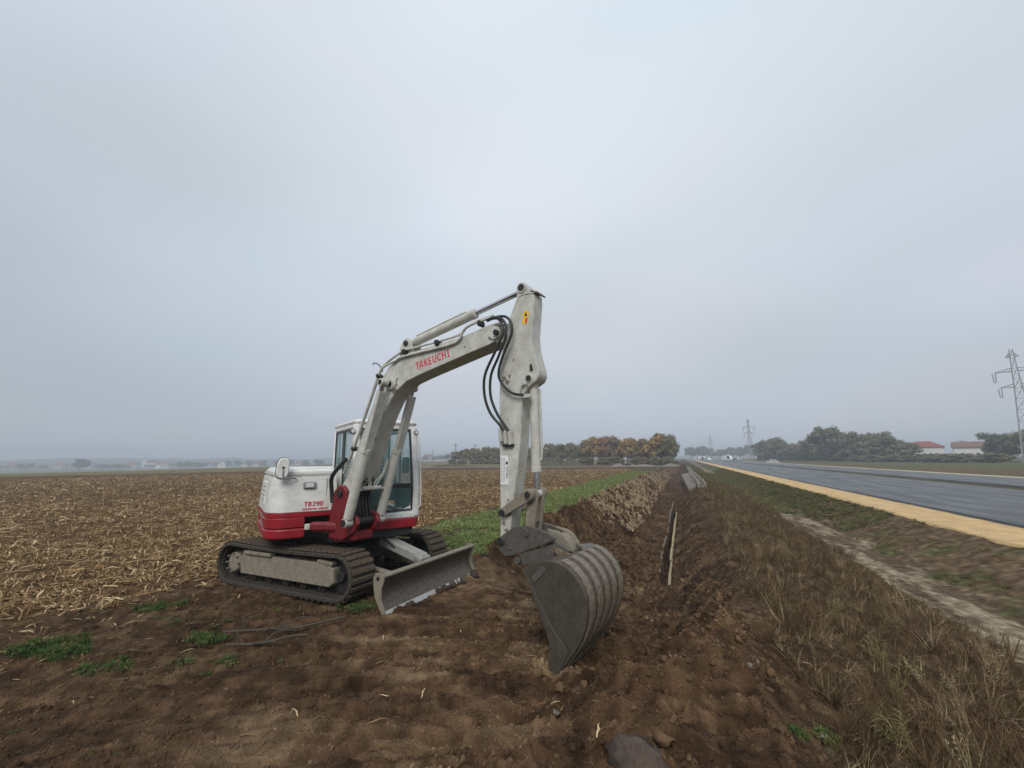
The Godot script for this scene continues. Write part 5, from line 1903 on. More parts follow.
func make_background() -> void:
	for k in 6:
		crowns.append(crown_mesh(200 + k, [0.0, 0.15, 0.3, 0.0, 0.8, 0.2][k], k % 2 == 0))
	for k in 3:
		trunks.append(trunk_mesh(300 + k))
	var tints: Array = [leafy("leaf_olive", srgb(0.19, 0.165, 0.085)), leafy("leaf_bronze", srgb(0.22, 0.168, 0.09)), leafy("leaf_rust", srgb(0.28, 0.15, 0.08)), leafy("leaf_green", srgb(0.175, 0.178, 0.10)), leafy("leaf_dull", srgb(0.205, 0.188, 0.12)), leafy("leaf_amber", srgb(0.34, 0.22, 0.09))]
	var words: Array = ["olive green", "bronze brown", "rust red", "dark green", "dull grey green", "amber yellow"]
	var r := RandomNumberGenerator.new()
	r.seed = 17
	var rows: Array = [
		[[-22.7, -185.7, 5.5, 7.1, 0], [-19.5, -187.2, 6.7, 6.4, 0], [-14.5, -182.9, 7.0, 7.0, 0], [-9.6, -176.5, 7.4, 6.5, 0], [-6.0, -176.2, 7.1, 7.0, 0], [-1.6, -176.9, 6.5, 6.8, 0], [3.1, -171.0, 6.4, 5.5, 0], [6.9, -170.1, 6.7, 6.1, 0], [10.9, -166.0, 7.2, 6.4, 0], [14.6, -161.6, 7.7, 6.9, 1], [17.5, -155.2, 7.5, 6.8, 0], [21.2, -156.5, 8.0, 6.8, 0], [23.7, -148.0, 8.4, 6.9, 0], [26.1, -144.5, 9.7, 6.8, 5], [29.2, -145.4, 9.7, 7.0, 2], [31.5, -143.4, 9.7, 6.3, 2], [33.9, -141.3, 8.5, 7.1, 1], [34.5, -132.9, 8.6, 6.7, 5], [38.1, -135.8, 7.8, 7.3, 0], [38.8, -129.2, 8.1, 6.5, 1], [40.0, -124.6, 8.5, 7.7, 5], [42.6, -124.9, 9.0, 6.5, 0], [43.4, -125.6, 8.8, 7.2, 1], [43.0, -121.3, 8.4, 6.2, 0]],
		[[168.2, -300.0, 12.7, 13.0, 3], [144.7, -250.0, 14.8, 11.4, 4], [141.8, -235.0, 14.6, 12.1, 3], [150.3, -240.0, 12.1, 11.6, 3], [142.7, -220.0, 10.3, 11.3, 4], [138.1, -205.0, 13.4, 10.7, 4], [134.9, -195.0, 15.5, 11.0, 3], [136.6, -190.0, 16.0, 12.5, 3], [141.7, -190.0, 15.1, 12.9, 4], [138.3, -180.0, 10.0, 10.4, 4], [138.4, -175.0, 12.9, 11.2, 4], [138.3, -170.0, 10.7, 9.7, 4], [142.2, -170.0, 11.8, 11.5, 4], [142.1, -165.0, 10.1, 11.1, 3], [141.4, -160.0, 7.3, 10.2, 4], [196.0, -215.0, 10.5, 9.6, 4], [222.0, -215.0, 11.0, 10.3, 4], [173.4, -156.0, 8.5, 8.7, 3], [166.0, -150.0, 9.0, 8.4, 4], [158.6, -145.0, 10.7, 9.4, 3], [157.0, -140.0, 10.7, 9.9, 3], [155.6, -135.0, 9.8, 8.8, 3], [161.1, -135.0, 10.1, 9.1, 3], [161.0, -130.0, 9.2, 9.5, 3]],
		[[193.3, -480.5, 13.9, 13.6, 3], [201.2, -481.1, 14.1, 11.4, 3], [213.7, -492.5, 15.8, 12.2, 3], [247.3, -549.8, 14.5, 13.0, 3], [257.6, -553.1, 12.8, 13.0, 3], [257.9, -535.7, 12.6, 11.0, 3], [245.0, -492.7, 14.4, 11.0, 3], [258.8, -504.3, 14.8, 12.5, 3], [267.5, -505.7, 16.1, 11.8, 3], [261.9, -480.7, 12.1, 10.4, 3], [253.4, -452.0, 12.5, 11.6, 3]],
		[[-594.8, -520.0, 5.6, 13.3, 3], [-533.8, -480.0, 8.3, 10.7, 3], [-523.0, -480.0, 8.2, 9.6, 3], [-554.8, -520.0, 6.5, 15.5, 3], [-579.7, -560.0, 5.1, 10.0, 3], [-604.9, -600.0, 4.8, 9.2, 3], [-507.8, -540.0, 5.9, 9.8, 3], [-462.3, -500.0, 7.0, 12.3, 3], [-453.2, -500.0, 6.3, 15.5, 3], [-427.5, -480.0, 7.4, 9.0, 3], [-453.7, -520.0, 5.6, 11.3, 3], [-458.2, -560.0, 5.3, 13.3, 3], [-480.1, -600.0, 6.5, 15.1, 3], [-479.3, -620.0, 7.0, 16.0, 3], [-375.2, -500.0, 8.5, 9.1, 3], [-366.2, -500.0, 9.0, 12.3, 3], [-364.3, -510.0, 8.4, 15.0, 3], [-388.6, -560.0, 7.2, 8.4, 3], [-401.4, -600.0, 7.8, 12.7, 3], [-359.5, -560.0, 9.5, 9.4, 3], [-359.2, -580.0, 9.5, 14.1, 3], [-355.3, -600.0, 8.8, 15.5, 3], [-316.5, -560.0, 9.1, 12.3, 3], [-298.7, -560.0, 9.0, 8.1, 3], [-301.1, -600.0, 10.3, 8.5, 3], [-262.0, -560.0, 9.9, 11.3, 3], [-245.6, -560.0, 9.8, 14.8, 3], [-98.3, -500.0, 7.1, 9.9, 3], [-82.5, -480.0, 6.3, 13.4, 3], [-62.7, -420.0, 7.2, 11.2, 3]]]
	var says: Array = [["%s tree in the row across the field", "trees in the row across the field"], ["%s tree beyond the far carriageway", "trees beyond the far carriageway"], ["hazy %s tree at the far end of the road", "hazy trees at the far end of the road"], ["hazy %s tree among the village houses", "hazy trees among the village houses"]]
	for g in 4:
		for q in rows[g]:
			var k: int = q[4]
			var v: int = r.randi_range(0, 3) if g != 1 else r.randi_range(0, 5)
			var far := 1.2 if g == 3 else 1.0
			tree("tree" if g > 0 else "row_tree", says[g][0] % words[k], on_ground(float(q[0]) * far, float(q[1]) * far, -0.1), float(q[2]) * (1.04 if g != 1 else r.randf_range(0.82, 1.08)) * far, float(q[3]) * (1.25 if g != 3 else 1.2) * far, v, tints[k], says[g][1], r.randf() * TAU)
	# a second rank behind the row, and the undergrowth that closes it
	for i in 22:
		var f := i / 21.0
		tree("row_tree", "%s tree in the row across the field" % words[[0, 1, 4][i % 3]], on_ground(lerpf(-18.0, 44.5, f) + r.randf_range(-1, 1), lerpf(-194.0, -132.0, f), -0.1), lerpf(5.0, 7.4, f), r.randf_range(6.5, 8.0), r.randi_range(0, 3), tints[[0, 1, 4][i % 3]], "trees in the row across the field", r.randf() * TAU)
	tree("tree", "tall broad hazy tree standing before the village", on_ground(-480.0, -492.0, -0.1), 15.5, 22.0, 0, tints[3], "", 0.4)
	for i in 26:
		var f := i / 25.0
		var t := thing("bush", "low bush at the foot of the tree row", "bush", on_ground(lerpf(-24.0, 42.5, f) + r.randf_range(-1, 1), lerpf(-183.0, -118.0, f), -0.2), r.randf() * TAU, "bushes at the foot of the tree row")
		mpart("foliage", crowns[i % 4], tints[[0, 4, 1][i % 3]], t, Transform3D(Basis.from_scale(Vector3(5.0, 3.2, 5.0)), Vector3(0, -0.5, 0)))
		mpart("stem", trunks[i % 3], mats.bark, t, Transform3D(Basis.from_scale(Vector3(2.4, 2.4, 2.4)), Vector3.ZERO))
	for i in 60:
		var f := (i % 30) / 29.0
		var t := thing("bush", "low bush in the strip beyond the far carriageway", "bush", on_ground(lerpf(150.0, 128.0, f) + r.randf_range(-3, 3) + (14.0 if i >= 30 else 0.0), lerpf(-262.0, -118.0, f) - (14.0 if i >= 30 else 0.0), -0.2), r.randf() * TAU, "bushes beyond the far carriageway")
		mpart("foliage", crowns[i % 4], tints[[3, 4, 0][i % 3]], t, Transform3D(Basis.from_scale(Vector3(8.0, 4.6 if f < 0.62 else 3.7, 8.0)), Vector3(0, -0.6, 0)))
		mpart("stem", trunks[i % 3], mats.bark, t, Transform3D(Basis.from_scale(Vector3(3, 3, 3)), Vector3.ZERO))
	# houses beyond the road
	house("house", "long white house with bright red hipped roof beyond the road", on_ground(177.0, -190.0, 0.9), -0.75, Vector3(12.5, 4.9, 7), 2.4, mats.wall_white, mats.roof_red, 5, "", 4.5)
	house("house", "white house with faded brown red roof beside the red roofed one", on_ground(198.0, -190.0, 0.9), -0.75, Vector3(12, 4.6, 8), 2.4, mats.wall_white, mats.roof_brown, 4, "", 0.0)
	house("house", "low cream shed between the trees beyond the road", on_ground(161.0, -196.0), -0.7, Vector3(6, 3.0, 5), 1.4, mats.wall_cream, mats.roof_brown, 3)
	# village
	var hv: Array = [[-680.8, -600.0], [-690.1, -640.0], [-572.2, -560.0], [-569.6, -600.0], [-532.5, -620.0], [-490.3, -570.0], [-427.2, -540.0], [-505.4, -650.0], [-423.2, -620.0], [-367.1, -560.0], [-386.3, -640.0], [-344.5, -600.0], [-322.3, -620.0], [-306.7, -640.0], [-106.3, -560.0], [-100.9, -620.0]]
	for i in hv.size():
		var wall: Material = [mats.wall_white, mats.wall_cream, mats.wall_grey][i % 3]
		var roof: Material = mats.roof_brown if i % 2 else mats.roof_red
		house("village_house", "hazy %s village house with %s roof" % [["white", "cream", "grey"][i % 3], "brown" if i % 2 else "red"], on_ground(float(hv[i][0]) * 1.2, float(hv[i][1]) * 1.2, 0.2), r.randf() * 3.0, Vector3(r.randf_range(12, 18), 5.6, 10), 4.4, wall, roof, 3, "houses of the far village")
	var c := thing("church", "hazy white village church with a pointed spire", "church", on_ground(-594.0, -720.0), 0.5)
	var g := Geo.new()
	g.box(Vector3(8, 4.0, 0), Vector3(18, 9, 9), 0.0)
	part("nave", g, mats.wall_white, c)
	g = Geo.new()
	g.prism(pv([-5.2, 0, 5.2, 0, 0, 4.5]), -1.0, 18.0, 0.0, Transform3D(Basis(Vector3(0, 0, 1), Vector3(0, 1, 0), Vector3(-1, 0, 0)), Vector3(17, 8.45, 0)))
	part("roof", g, mats.roof_brown, c)
	g = Geo.new()
	g.box(Vector3(-3, 6.5, 0), Vector3(5, 15, 5), 0.1)
	part("tower", g, mats.wall_white, c)
	g = Geo.new()
	g.turned(Vector3(-3, 13.9, 0), Vector3.UP, [[0.0, 3.2], [1.2, 2.0], [7.5, 0.05]], 8)
	part("spire", g, mats.tower_steel, c)
	for s in [-1.0, 1.0]:
		g = Geo.new()
		g.box(Vector3(-3, 11.0, 2.5 * s), Vector3(1.2, 2.2, 0.1), 0.0)
		part("belfry_window", g, mats.window_dark, c)
	# hills at the edge of sight
	g = Geo.new()
	var last: Array = []
	for i in 90:
		var a := deg_to_rad(lerpf(-75.0, 40.0, i / 89.0))
		var d := 1500.0
		var p := Vector3(sin(a) * d, 0, -cos(a) * d)
		var top := 6.0 + 9.0 * (0.5 + nz_a.get_noise_1d(i * 0.09)) + 1.2 * nz_b.get_noise_1d(i * 0.7)
		var now := [p * 0.9 + Vector3(0, -6, 0), p + Vector3(0, top * 0.7, 0), p * 1.08 + Vector3(0, top, 0), p * 1.25 + Vector3(0, -6, 0)]
		if i:
			for k in 3:
				g.quad(last[k], now[k], now[k + 1], last[k + 1])
		last = now
	structure("hills", g.mesh(), mats.hill)
	# pylons
	pylon("lattice power pylon towering over the trees by the red roofed house", on_ground(148.0, -126.0), 33.0, -0.9)
	pylon("hazy lattice power pylon standing past the end of the road trees", on_ground(178.0, -330.0), 30.5, -0.9)
	pylon("faint far lattice power pylon above the hazy end of the road", on_ground(270.0, -600.0), 33.0, -0.9)
	for q in [[-24.5, -190.0, 9.0], [-17.0, -200.0, 9.0], [-60.0, -330.0, 9.5]]:
		g = Geo.new()
		g.turned(Vector3(0, -0.3, 0), Vector3.UP, [[0.0, 0.2], [float(q[2]), 0.12]], 8)
		var t := thing("utility_pole", "thin utility pole rising at the end of the tree row", "utility pole", on_ground(q[0], q[1]), 0.3, "utility poles past the tree row")
		part("pole", g, mats.bark, t)
		g = Geo.new()
		g.box(Vector3(0, float(q[2]) - 0.9, 0), Vector3(1.8, 0.14, 0.14), 0.02)
		part("cross_bar", g, mats.bark, t)
	# traffic
	var yaw := atan2(DIR.z, -DIR.x) + PI
	for q in [["delivery_van", "white box van on the far carriageway", "van", 22.5, 262.0, 6.4, 2.9, true, "car_white"], ["parked_car", "white car on the near carriageway before the dark one", "car", 13.0, 270.0, 4.6, 1.7, false, "car_white"], ["parked_car", "dark car between the two white ones", "car", 12.8, 300.0, 4.6, 1.6, false, "car_dark"], ["delivery_van", "white panel van behind the dark car", "van", 13.2, 345.0, 5.8, 2.5, true, "car_white"], ["delivery_van", "hazy white van farthest along the near carriageway", "van", 12.4, 440.0, 6.0, 2.6, true, "car_white"], ["parked_car", "silver car beside the box van", "car", 24.5, 240.0, 4.5, 1.55, false, "car_silver"]]:
		vehicle(q[0], q[1], q[2], DIR * float(q[4]) + LAT * float(q[3]) + Vector3(0, -0.1, 0), -yaw, q[5], q[6], q[7], mats[q[8]])


# ---------------------------------------------------------------- straw, weeds, grass, crumbs of soil
func blade(g: Geo, a: Vector3, dir: Vector3, long: float, wide: float, droop: float, steps := 3) -> void:
	var side := dir.cross(Vector3.UP)
	if side.length() < 0.1:
		side = Vector3.RIGHT
	side = side.normalized() * wide * 0.5
	var p := a
	var d := dir.normalized()
	var l0 := a - side
	var r0 := a + side
	for i in steps:
		var f := float(i + 1) / steps
		p += d * long / steps
		d = (d + Vector3(0, -droop, 0)).normalized()
		var w := side * (1.0 - f * 0.85)
		var l1 := p - w
		var r1 := p + w
		g.quad(l0, r0, r1, l1)
		l0 = l1
		r0 = r1


func scatter_basis(r: RandomNumberGenerator, tilt: float) -> Basis:
	return Basis.from_euler(Vector3(r.randf_range(-tilt, tilt), r.randf() * TAU, r.randf_range(-tilt, tilt)))


func make_plants() -> void:
	var r := RandomNumberGenerator.new()
	r.seed = 5
	var g: Geo
	# --- maize trash on the stubble field: leaves, stalks, standing stumps
	g = Geo.new()
	var p := Vector3(-0.5, 0, 0)
	var up := 0.12
	for i in 5:
		var q := p + Vector3(0.2, up, 0.05 * sin(i * 2.0))
		var w0 := 0.05 * (1.0 - absf(i - 2.0) * 0.25)
		var w1 := 0.05 * (1.0 - absf(i - 1.0) * 0.25)
		g.quad(p + Vector3(0, 0.01, -w0), p + Vector3(0, 0, w0), q + Vector3(0, 0.02, w1), q + Vector3(0, 0, -w1))
		p = q
		up -= 0.065
	var leaf_mesh := g.mesh()
	g = Geo.new()
	g.turned(Vector3(-0.5, 0, 0), Vector3.RIGHT, [[0.0, 0.042], [0.45, 0.038], [0.47, 0.05], [0.5, 0.038], [1.0, 0.034]], 6)
	var stalk_mesh := g.mesh()
	var lt: Array = []
	var lc := PackedColorArray()
	var st: Array = []
	var sc := PackedColorArray()
	var tones: Array = [Color(0.26, 0.163, 0.078), Color(0.34, 0.225, 0.112), Color(0.20, 0.117, 0.055), Color(0.55, 0.42, 0.24), Color(0.14, 0.08, 0.039)]
	# [near edge, far edge, pieces per square metre, size]
	for band in [[0.0, 9.0, 420.0, 0.8], [9.0, 15.0, 260.0, 0.85], [15.0, 30.0, 90.0, 1.05], [30.0, 78.0, 18.0, 1.6]]:
		var reach: float = band[1]
		var tries := int(reach * 1.35 * reach * float(band[2]))
		for i in tries:
			var x := r.randf_range(-reach * 1.1, reach * 0.25)
			var z := -r.randf() * reach
			var d := sqrt(x * x + z * z)
			if d > reach or d < float(band[0]):
				continue
			var q := tl(Vector3(x, 0, z))
			var edge := -7.0 - 0.6 * (1.0 - smoothstep(2.6, 5.2, q.x))
			var n := nz_a.get_noise_2d(x, z)
			if q.y > edge + 0.9 * n - 0.15 or x < z * -1.0 * -1.5:
				continue
			# trash lies in loose swaths
			if r.randf() > 0.60 + 0.9 * nz_a.get_noise_2d(x * 0.5 + 30.0, z * 1.4) + 0.22 * sin(q.y * TAU / 1.5 + 1.5 * nz_a.get_noise_2d(x * 0.1, z * 0.1)):
				continue
			var s := float(band[3])
			var y := ground_y(q.x, q.y)
			var tone: Color = tones[mini(int(r.randf() * r.randf() * 1.4 * 5.0), 4)] if r.randf() < 0.86 else tones[3]
			var k := r.randf_range(0.7, 1.15)
			tone = Color(tone.r * k, tone.g * k, tone.b * k)
			if r.randf() < 0.72:
				var long := r.randf_range(0.08, 0.30) * s
				lt.append(Transform3D(scatter_basis(r, 0.5) * Basis.from_scale(Vector3(long, long * r.randf_range(0.5, 1.5), long * r.randf_range(0.7, 1.6))), Vector3(x, y + r.randf_range(0.0, 0.05), z)))
				lc.append(tone)
			elif r.randf() < 0.7:
				var long := r.randf_range(0.10, 0.42) * s
				var thick := r.randf_range(0.16, 0.3)
				st.append(Transform3D(scatter_basis(r, 0.2) * Basis.from_scale(Vector3(long, thick, thick)), Vector3(x, y + 0.02, z)))
				sc.append(tone)
			else:
				var long := r.randf_range(0.08, 0.2) * s
				st.append(Transform3D(Basis(Vector3.UP, r.randf() * TAU) * Basis(Vector3.BACK, 1.57 + r.randf_range(-0.45, 0.45)) * Basis.from_scale(Vector3(long, 0.24, 0.24)), Vector3(x, y + long * 0.4, z)))
				sc.append(tone)
	print("straw ", lt.size(), " ", st.size())
	stuff("maize_leaf_litter", leaf_mesh, mats.straw, lt, lc, "dry tan maize leaves littering the stubble field", "maize litter")
	stuff("maize_stalk_litter", stalk_mesh, mats.straw, st, sc, "broken tan maize stalks lying on the stubble field", "maize stalks")
	# a thin spill of the same litter over the bare soil
	lt = []
	lc = PackedColorArray()
	for i in 5200:
		var t := r.randf_range(1.6, 9.0)
		var l := r.randf_range(-8.8, 1.0)
		if r.randf() > 0.9 * smoothstep(-4.0, -7.4, l) + 0.06:
			continue
		var long := r.randf_range(0.03, 0.16)
		lt.append(Transform3D(scatter_basis(r, 0.25) * Basis.from_scale(Vector3(long, long * 0.5, long)), spot(t, l) + Vector3(0, 0.008, 0)))
		var tone: Color = tones[r.randi_range(0, 4)]
		lc.append(tone)
	stuff("straw_scrap", leaf_mesh, mats.straw, lt, lc, "stray straw scraps trodden into the bare soil", "straw")
	# --- crumbs of soil
	for v in 3:
		var me := lump(1.0, 400 + v, 0.34, 4, 6).mesh()
		var ct: Array = []
		var cc := PackedColorArray()
		for i in 30000:
			var t: float
			var l: float
			var big := 1.0
			var w := r.randf()
			if w < 0.22:
				t = 1.5 + 3.6 * r.randf()
				l = r.randf_range(-5.5, 1.2)
				big = 0.8
			elif w < 0.55:
				t = 1.3 + 8.0 * pow(r.randf(), 1.5)
				l = r.randf_range(-6.5, 1.8)
				big = 1.0 if l < -1.6 else 1.4
				var pp := DIR * t + LAT * l
				if l < -0.9 and r.randf() < 0.15 + 0.6 * smeared(pp.x, pp.z):
					continue
			elif w < 0.72:
				t = 4.0 + 12.0 * r.randf()
				l = r.randf_range(-2.6, 0.6)
				big = 1.6
			else:
				t = 8.5 + 36.0 * pow(r.randf(), 1.2)
				l = r.randf_range(-4.0, 0.4) if r.randf() < 0.4 else r.randf_range(-4.0, -1.6)
				big = 3.2
			var s := 0.004 + 0.013 * pow(r.randf(), 3.0)
			s *= big
			ct.append(Transform3D(scatter_basis(r, 3.0) * Basis.from_scale(Vector3(s * r.randf_range(0.7, 1.6), s * 0.7, s * 1.1)), spot(t, l) + Vector3(0, s * 0.15, 0)))
			var p2 := DIR * t + LAT * l
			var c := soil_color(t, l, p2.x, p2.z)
			var k := r.randf_range(0.75, 1.3)
			cc.append(Color(c.r * k, c.g * k, c.b * k))
		stuff("soil_crumbs", me, mats.clod, ct, cc, "fine crumbs of dark soil over the dug ground" if v == 0 else ("lumpy crumbs of dug soil over the spoil" if v == 1 else "angular crumbs of soil over the scraped ground"), "soil crumbs")
	# --- dead weeds on the bank
	for v in 3:
		g = Geo.new()
		g.colored = true
		for i in 13:
			var a := r.randf() * TAU
			var lean := r.randf_range(0.15, 1.3)
			var k := r.randf_range(0.6, 1.25)
			g.tint = Color(k, k * r.randf_range(0.92, 1.04), k * r.randf_range(0.85, 1.05))
			blade(g, Vector3(r.randfn() * 0.05, -0.02, r.randfn() * 0.05), Vector3(cos(a) * lean, 1.0, sin(a) * lean), r.randf_range(0.4, 1.0), r.randf_range(0.012, 0.03), r.randf_range(0.0, 0.25), 3)
		if v == 1:
			# a branching stem with seed heads
			for i in 3:
				var a := r.randf() * TAU
				var tip := Vector3(cos(a) * 0.22, 0.95, sin(a) * 0.22)
				g.tint = Color(0.55, 0.5, 0.45)
				g.turned(Vector3.ZERO, tip, [[0.0, 0.008], [1.0, 0.004]], 4)
				for k in 6:
					blade(g, tip * (0.45 + 0.09 * k), Vector3(r.randfn(), 0.8, r.randfn()), 0.12, 0.02, 0.1, 2)
		var me := g.mesh()
		var wt: Array = []
		var wc := PackedColorArray()
		for i in 15000:
			var t := 1.4 + 44.0 * pow(r.randf(), 2.0)
			var l := r.randf_range(0.2, 5.0)
			var n := nz_a.get_noise_2d(t * 0.6 + 7.0, l * 0.6)
			var n2 := nz_b.get_noise_2d(t * 0.5, l * 0.5 + 7.0)
			if l < 0.75 + 0.4 * n or l > 3.95 + 0.5 * n or r.randf() < 0.12 - 0.7 * n2:
				continue
			if t < 5.0 and l < 0.35 + 0.25 * (5.0 - t):
				continue
			var s := r.randf_range(0.09, 0.27) * (1.0 + 1.1 * n) * (1.25 if t > 14.0 else 1.0)
			if v == 1 and i % 5:
				s *= 0.75
			wt.append(Transform3D(scatter_basis(r, 0.9) * Basis.from_scale(Vector3(s, s * r.randf_range(0.5, 1.3), s)), spot(t, l)))
			var c: Color = [Color(0.135, 0.088, 0.049), Color(0.095, 0.058, 0.034), Color(0.20, 0.138, 0.079), Color(0.125, 0.105, 0.049), Color(0.38, 0.29, 0.175)][mini(4, int(pow(r.randf(), 1.3) * 5.0))]
			wc.append(c)
		stuff("dead_weeds", me, mats.weed, wt, wc, ["brown dead grass matted over the bank", "dead branching weeds over the bank", "dry leaning weed stalks over the bank"][v], "weeds")
	# --- green cover: strip beside the ditch, tufts, embankment
	for v in 2:
		g = Geo.new()
		g.colored = true
		for i in 26:
			var a := r.randf() * TAU
			var d := 0.5 * sqrt(r.randf())
			var k := r.randf_range(0.6, 1.3)
			g.tint = Color(k * r.randf_range(0.85, 1.2), k, k * 0.9)
			var at := Vector3(cos(a) * d, r.randf_range(0.0, 0.2), sin(a) * d)
			if v == 0:
				blade(g, at, Vector3(r.randfn() * 0.8, 0.7, r.randfn() * 0.8), r.randf_range(0.2, 0.42), 0.13, 0.35, 2)
			else:
				blade(g, at, Vector3(r.randfn() * 0.5, 1.0, r.randfn() * 0.5), r.randf_range(0.3, 0.7), 0.04, 0.2, 3)
		var me := g.mesh()
		var gt: Array = []
		var gc := PackedColorArray()
		for i in 16000:
			var t := 6.8 + 55.0 * pow(r.randf(), 1.5)
			var l := r.randf_range(-8.0, -3.6)
			var n := nz_a.get_noise_2d(t * 0.5, l * 0.5 + 3.0)
			if l > -3.75 + 0.2 * n or l < -6.9 + 0.8 * n or t < 8.0 + 1.5 * n + 0.9 * (l + 4.5) * -1.0 * 0.3:
				continue
			if r.randf() < 0.28 - 1.2 * n - 0.5 * nz_b.get_noise_2d(t * 0.3, l * 0.3):
				continue
			var s := r.randf_range(0.10, 0.24) * (1.0 if t < 20.0 else 1.6)
			gt.append(Transform3D(scatter_basis(r, 0.2) * Basis.from_scale(Vector3(s, s * 0.8, s)), spot(t, l)))
			var k := r.randf_range(0.7, 1.2)
			gc.append(Color(0.20 * k, 0.265 * k, 0.095 * k) if r.randf() < 0.75 else Color(0.29 * k, 0.26 * k, 0.13 * k))
		# tufts on the bare soil
		for q in [[-4.84, -4.95, 0.30, 150], [-4.55, -4.8, 0.2, 60], [-3.8, -4.45, 0.22, 26], [-4.71, -6.21, 0.26, 70], [-3.32, -5.11, 0.18, 60], [-2.09, -6.18, 0.2, 70], [-1.95, -6.05, 0.14, 30], [-3.0, -4.5, 0.3, 14], [-3.9, -5.6, 0.5, 20], [1.88, -3.25, 0.05, 14], [2.09, -3.28, 0.04, 8]]:
			for i in int(q[3]):
				var a := r.randf() * TAU
				var d := float(q[2]) * sqrt(r.randf())
				var x := float(q[0]) + cos(a) * d * 1.2
				var z := float(q[1]) + sin(a) * d * 0.8
				var s := r.randf_range(0.05, 0.13)
				if r.randf() < 0.3 - 1.5 * nz_b.get_noise_2d(x, z):
					continue
				gt.append(Transform3D(scatter_basis(r, 0.3) * Basis.from_scale(Vector3(s, s * 0.8, s)), on_ground(x, z)))
				var k := r.randf_range(0.7, 1.25)
				gc.append(Color(0.06 * k, 0.10 * k, 0.032 * k) if r.randf() < 0.85 else Color(0.2 * k, 0.19 * k, 0.075 * k))
		# seedlings strewn thinly over the bare soil on the field side
		for i in 420:
			var t := r.randf_range(1.8, 7.5)
			var l := r.randf_range(-7.6, -3.4)
			if nz_a.get_noise_2d(t * 0.8 + 5.0, l * 0.8) < 0.02:
				continue
			var s := r.randf_range(0.025, 0.07)
			gt.append(Transform3D(scatter_basis(r, 0.4) * Basis.from_scale(Vector3(s, s * 0.7, s)), spot(t, l)))
			var k := r.randf_range(0.7, 1.2)
			gc.append(Color(0.10 * k, 0.12 * k, 0.045 * k) if r.randf() < 0.6 else Color(0.2 * k, 0.16 * k, 0.08 * k))
		# embankment under the sand verge, thin near, closed farther off
		for i in 9000:
			var t := 6.0 + 90.0 * pow(r.randf(), 1.3)
			var l := r.randf_range(5.3, 7.2)
			var n := nz_a.get_noise_2d(t * 0.3, l * 0.6 + 13.0)
			if r.randf() > 0.02 + 0.9 * n + 0.7 * smoothstep(14.0, 30.0, t):
				continue
			var s := r.randf_range(0.07, 0.16) * (1.0 if t < 20.0 else 1.7)
			gt.append(Transform3D(scatter_basis(r, 0.3) * Basis.from_scale(Vector3(s, s * 0.7, s)), spot(t, l)))
			var k := r.randf_range(0.6, 1.1)
			gc.append(Color(0.14 * k, 0.155 * k, 0.06 * k) if r.randf() < 0.55 else Color(0.23 * k, 0.17 * k, 0.09 * k))
		# weeds on the far part of the bank
		for i in 3000:
			var t := 26.0 + 60.0 * r.randf()
			var l := r.randf_range(1.4, 5.3)
			var s := r.randf_range(0.16, 0.34)
			gt.append(Transform3D(scatter_basis(r, 0.3) * Basis.from_scale(Vector3(s, s * 0.8, s)), spot(t, l)))
			var k := r.randf_range(0.6, 1.1)
			gc.append(Color(0.14 * k, 0.16 * k, 0.06 * k) if r.randf() < 0.6 else Color(0.23 * k, 0.17 * k, 0.09 * k))
		stuff("green_cover", me, mats.leaf, gt, gc, "low broad leaved green weeds along the field edge" if v == 0 else "short green grass along the field edge and embankment", "ground cover")
	# --- dead plants that stand out of the mat one by one
	var kinds: Array = []
	for v in 3:
		g = Geo.new()
		g.colored = true
		for i in 5 + v * 2:
			var a := r.randf() * TAU
			var tip := Vector3(cos(a) * r.randf_range(0.1, 0.4), r.randf_range(0.7, 1.0), sin(a) * r.randf_range(0.1, 0.4))
			g.tint = Color(0.8, 0.75, 0.7)
			g.turned(Vector3(r.randfn() * 0.03, -0.05, r.randfn() * 0.03), tip, [[0.0, 0.010], [0.6, 0.007], [1.0, 0.003]], 4)
			for k in 7:
				g.tint = Color(1, 1, 1) * r.randf_range(0.6, 1.2)
				blade(g, tip * (0.35 + 0.1 * k), Vector3(r.randfn(), r.randf_range(0.2, 1.0), r.randfn()), r.randf_range(0.08, 0.2), 0.022, 0.25, 3)
		kinds.append(g.mesh())
	var looks: Array = [["dry_weed_straw", Color(0.42, 0.33, 0.19), "straw pale dead weed standing on the bank"], ["dry_weed_brown", Color(0.17, 0.11, 0.065), "dark brown dead weed standing on the bank"], ["dry_weed_yellow", Color(0.20, 0.175, 0.075), "yellow green withered weed standing on the bank"]]
	for k in looks:
		var c: Color = k[1]
		leafy(k[0], srgb(c.r, c.g, c.b))
	for i in 84:
		var t := 2.6 + 15.0 * pow(r.randf(), 1.4)
		var l := r.randf_range(0.9, 3.9) if t > 4.5 else r.randf_range(1.2, 2.6)
		var k: Array = looks[[0, 0, 1, 1, 2][i % 5]]
		var s := r.randf_range(0.2, 0.42)
		var o := mpart("dead_weed", kinds[i % 3], mats[k[0]], self, Transform3D(scatter_basis(r, 0.35) * Basis.from_scale(Vector3(s, s, s)), spot(t, l)))
		tag(o, k[2], "weed", "dead weeds standing on the bank")


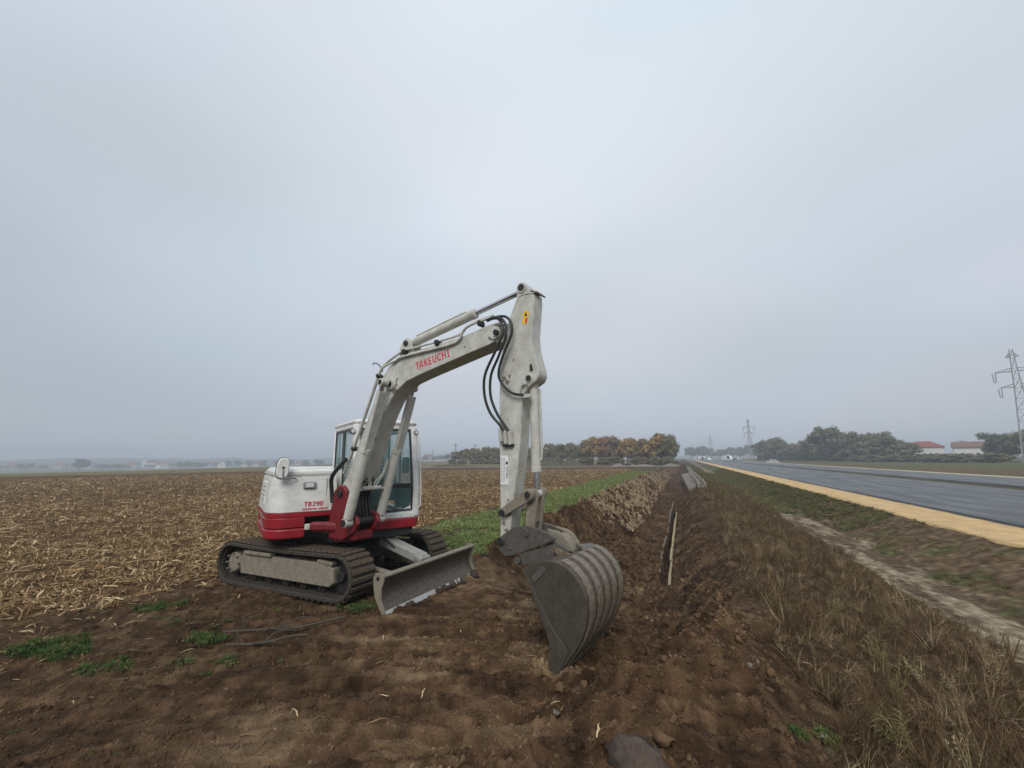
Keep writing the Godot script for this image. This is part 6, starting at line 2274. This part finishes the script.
func _ready() -> void:
	rng.seed = 7
	for k in [[nz_a, 1.1, 3, 4], [nz_b, 5.0, 4, 4], [nz_c, 1.0, 5, 4], [nz_d, 14.0, 6, 2]]:
		var n: FastNoiseLite = k[0]
		n.noise_type = FastNoiseLite.TYPE_SIMPLEX_SMOOTH
		n.frequency = k[1]
		n.seed = k[2]
		n.fractal_octaves = k[3]
	nz_clod.noise_type = FastNoiseLite.TYPE_CELLULAR
	nz_clod.cellular_return_type = FastNoiseLite.RETURN_DISTANCE
	nz_clod.cellular_jitter = 1.0
	nz_clod.frequency = 6.5
	nz_clod.seed = 4
	nz_clod.fractal_octaves = 2
	make_view()
	make_materials()
	var t0 := Time.get_ticks_msec()
	make_ground()
	make_road()
	print("ground ms ", Time.get_ticks_msec() - t0)
	make_excavator()
	make_roadside()
	make_background()
	make_plants()
	print("all ms ", Time.get_ticks_msec() - t0)
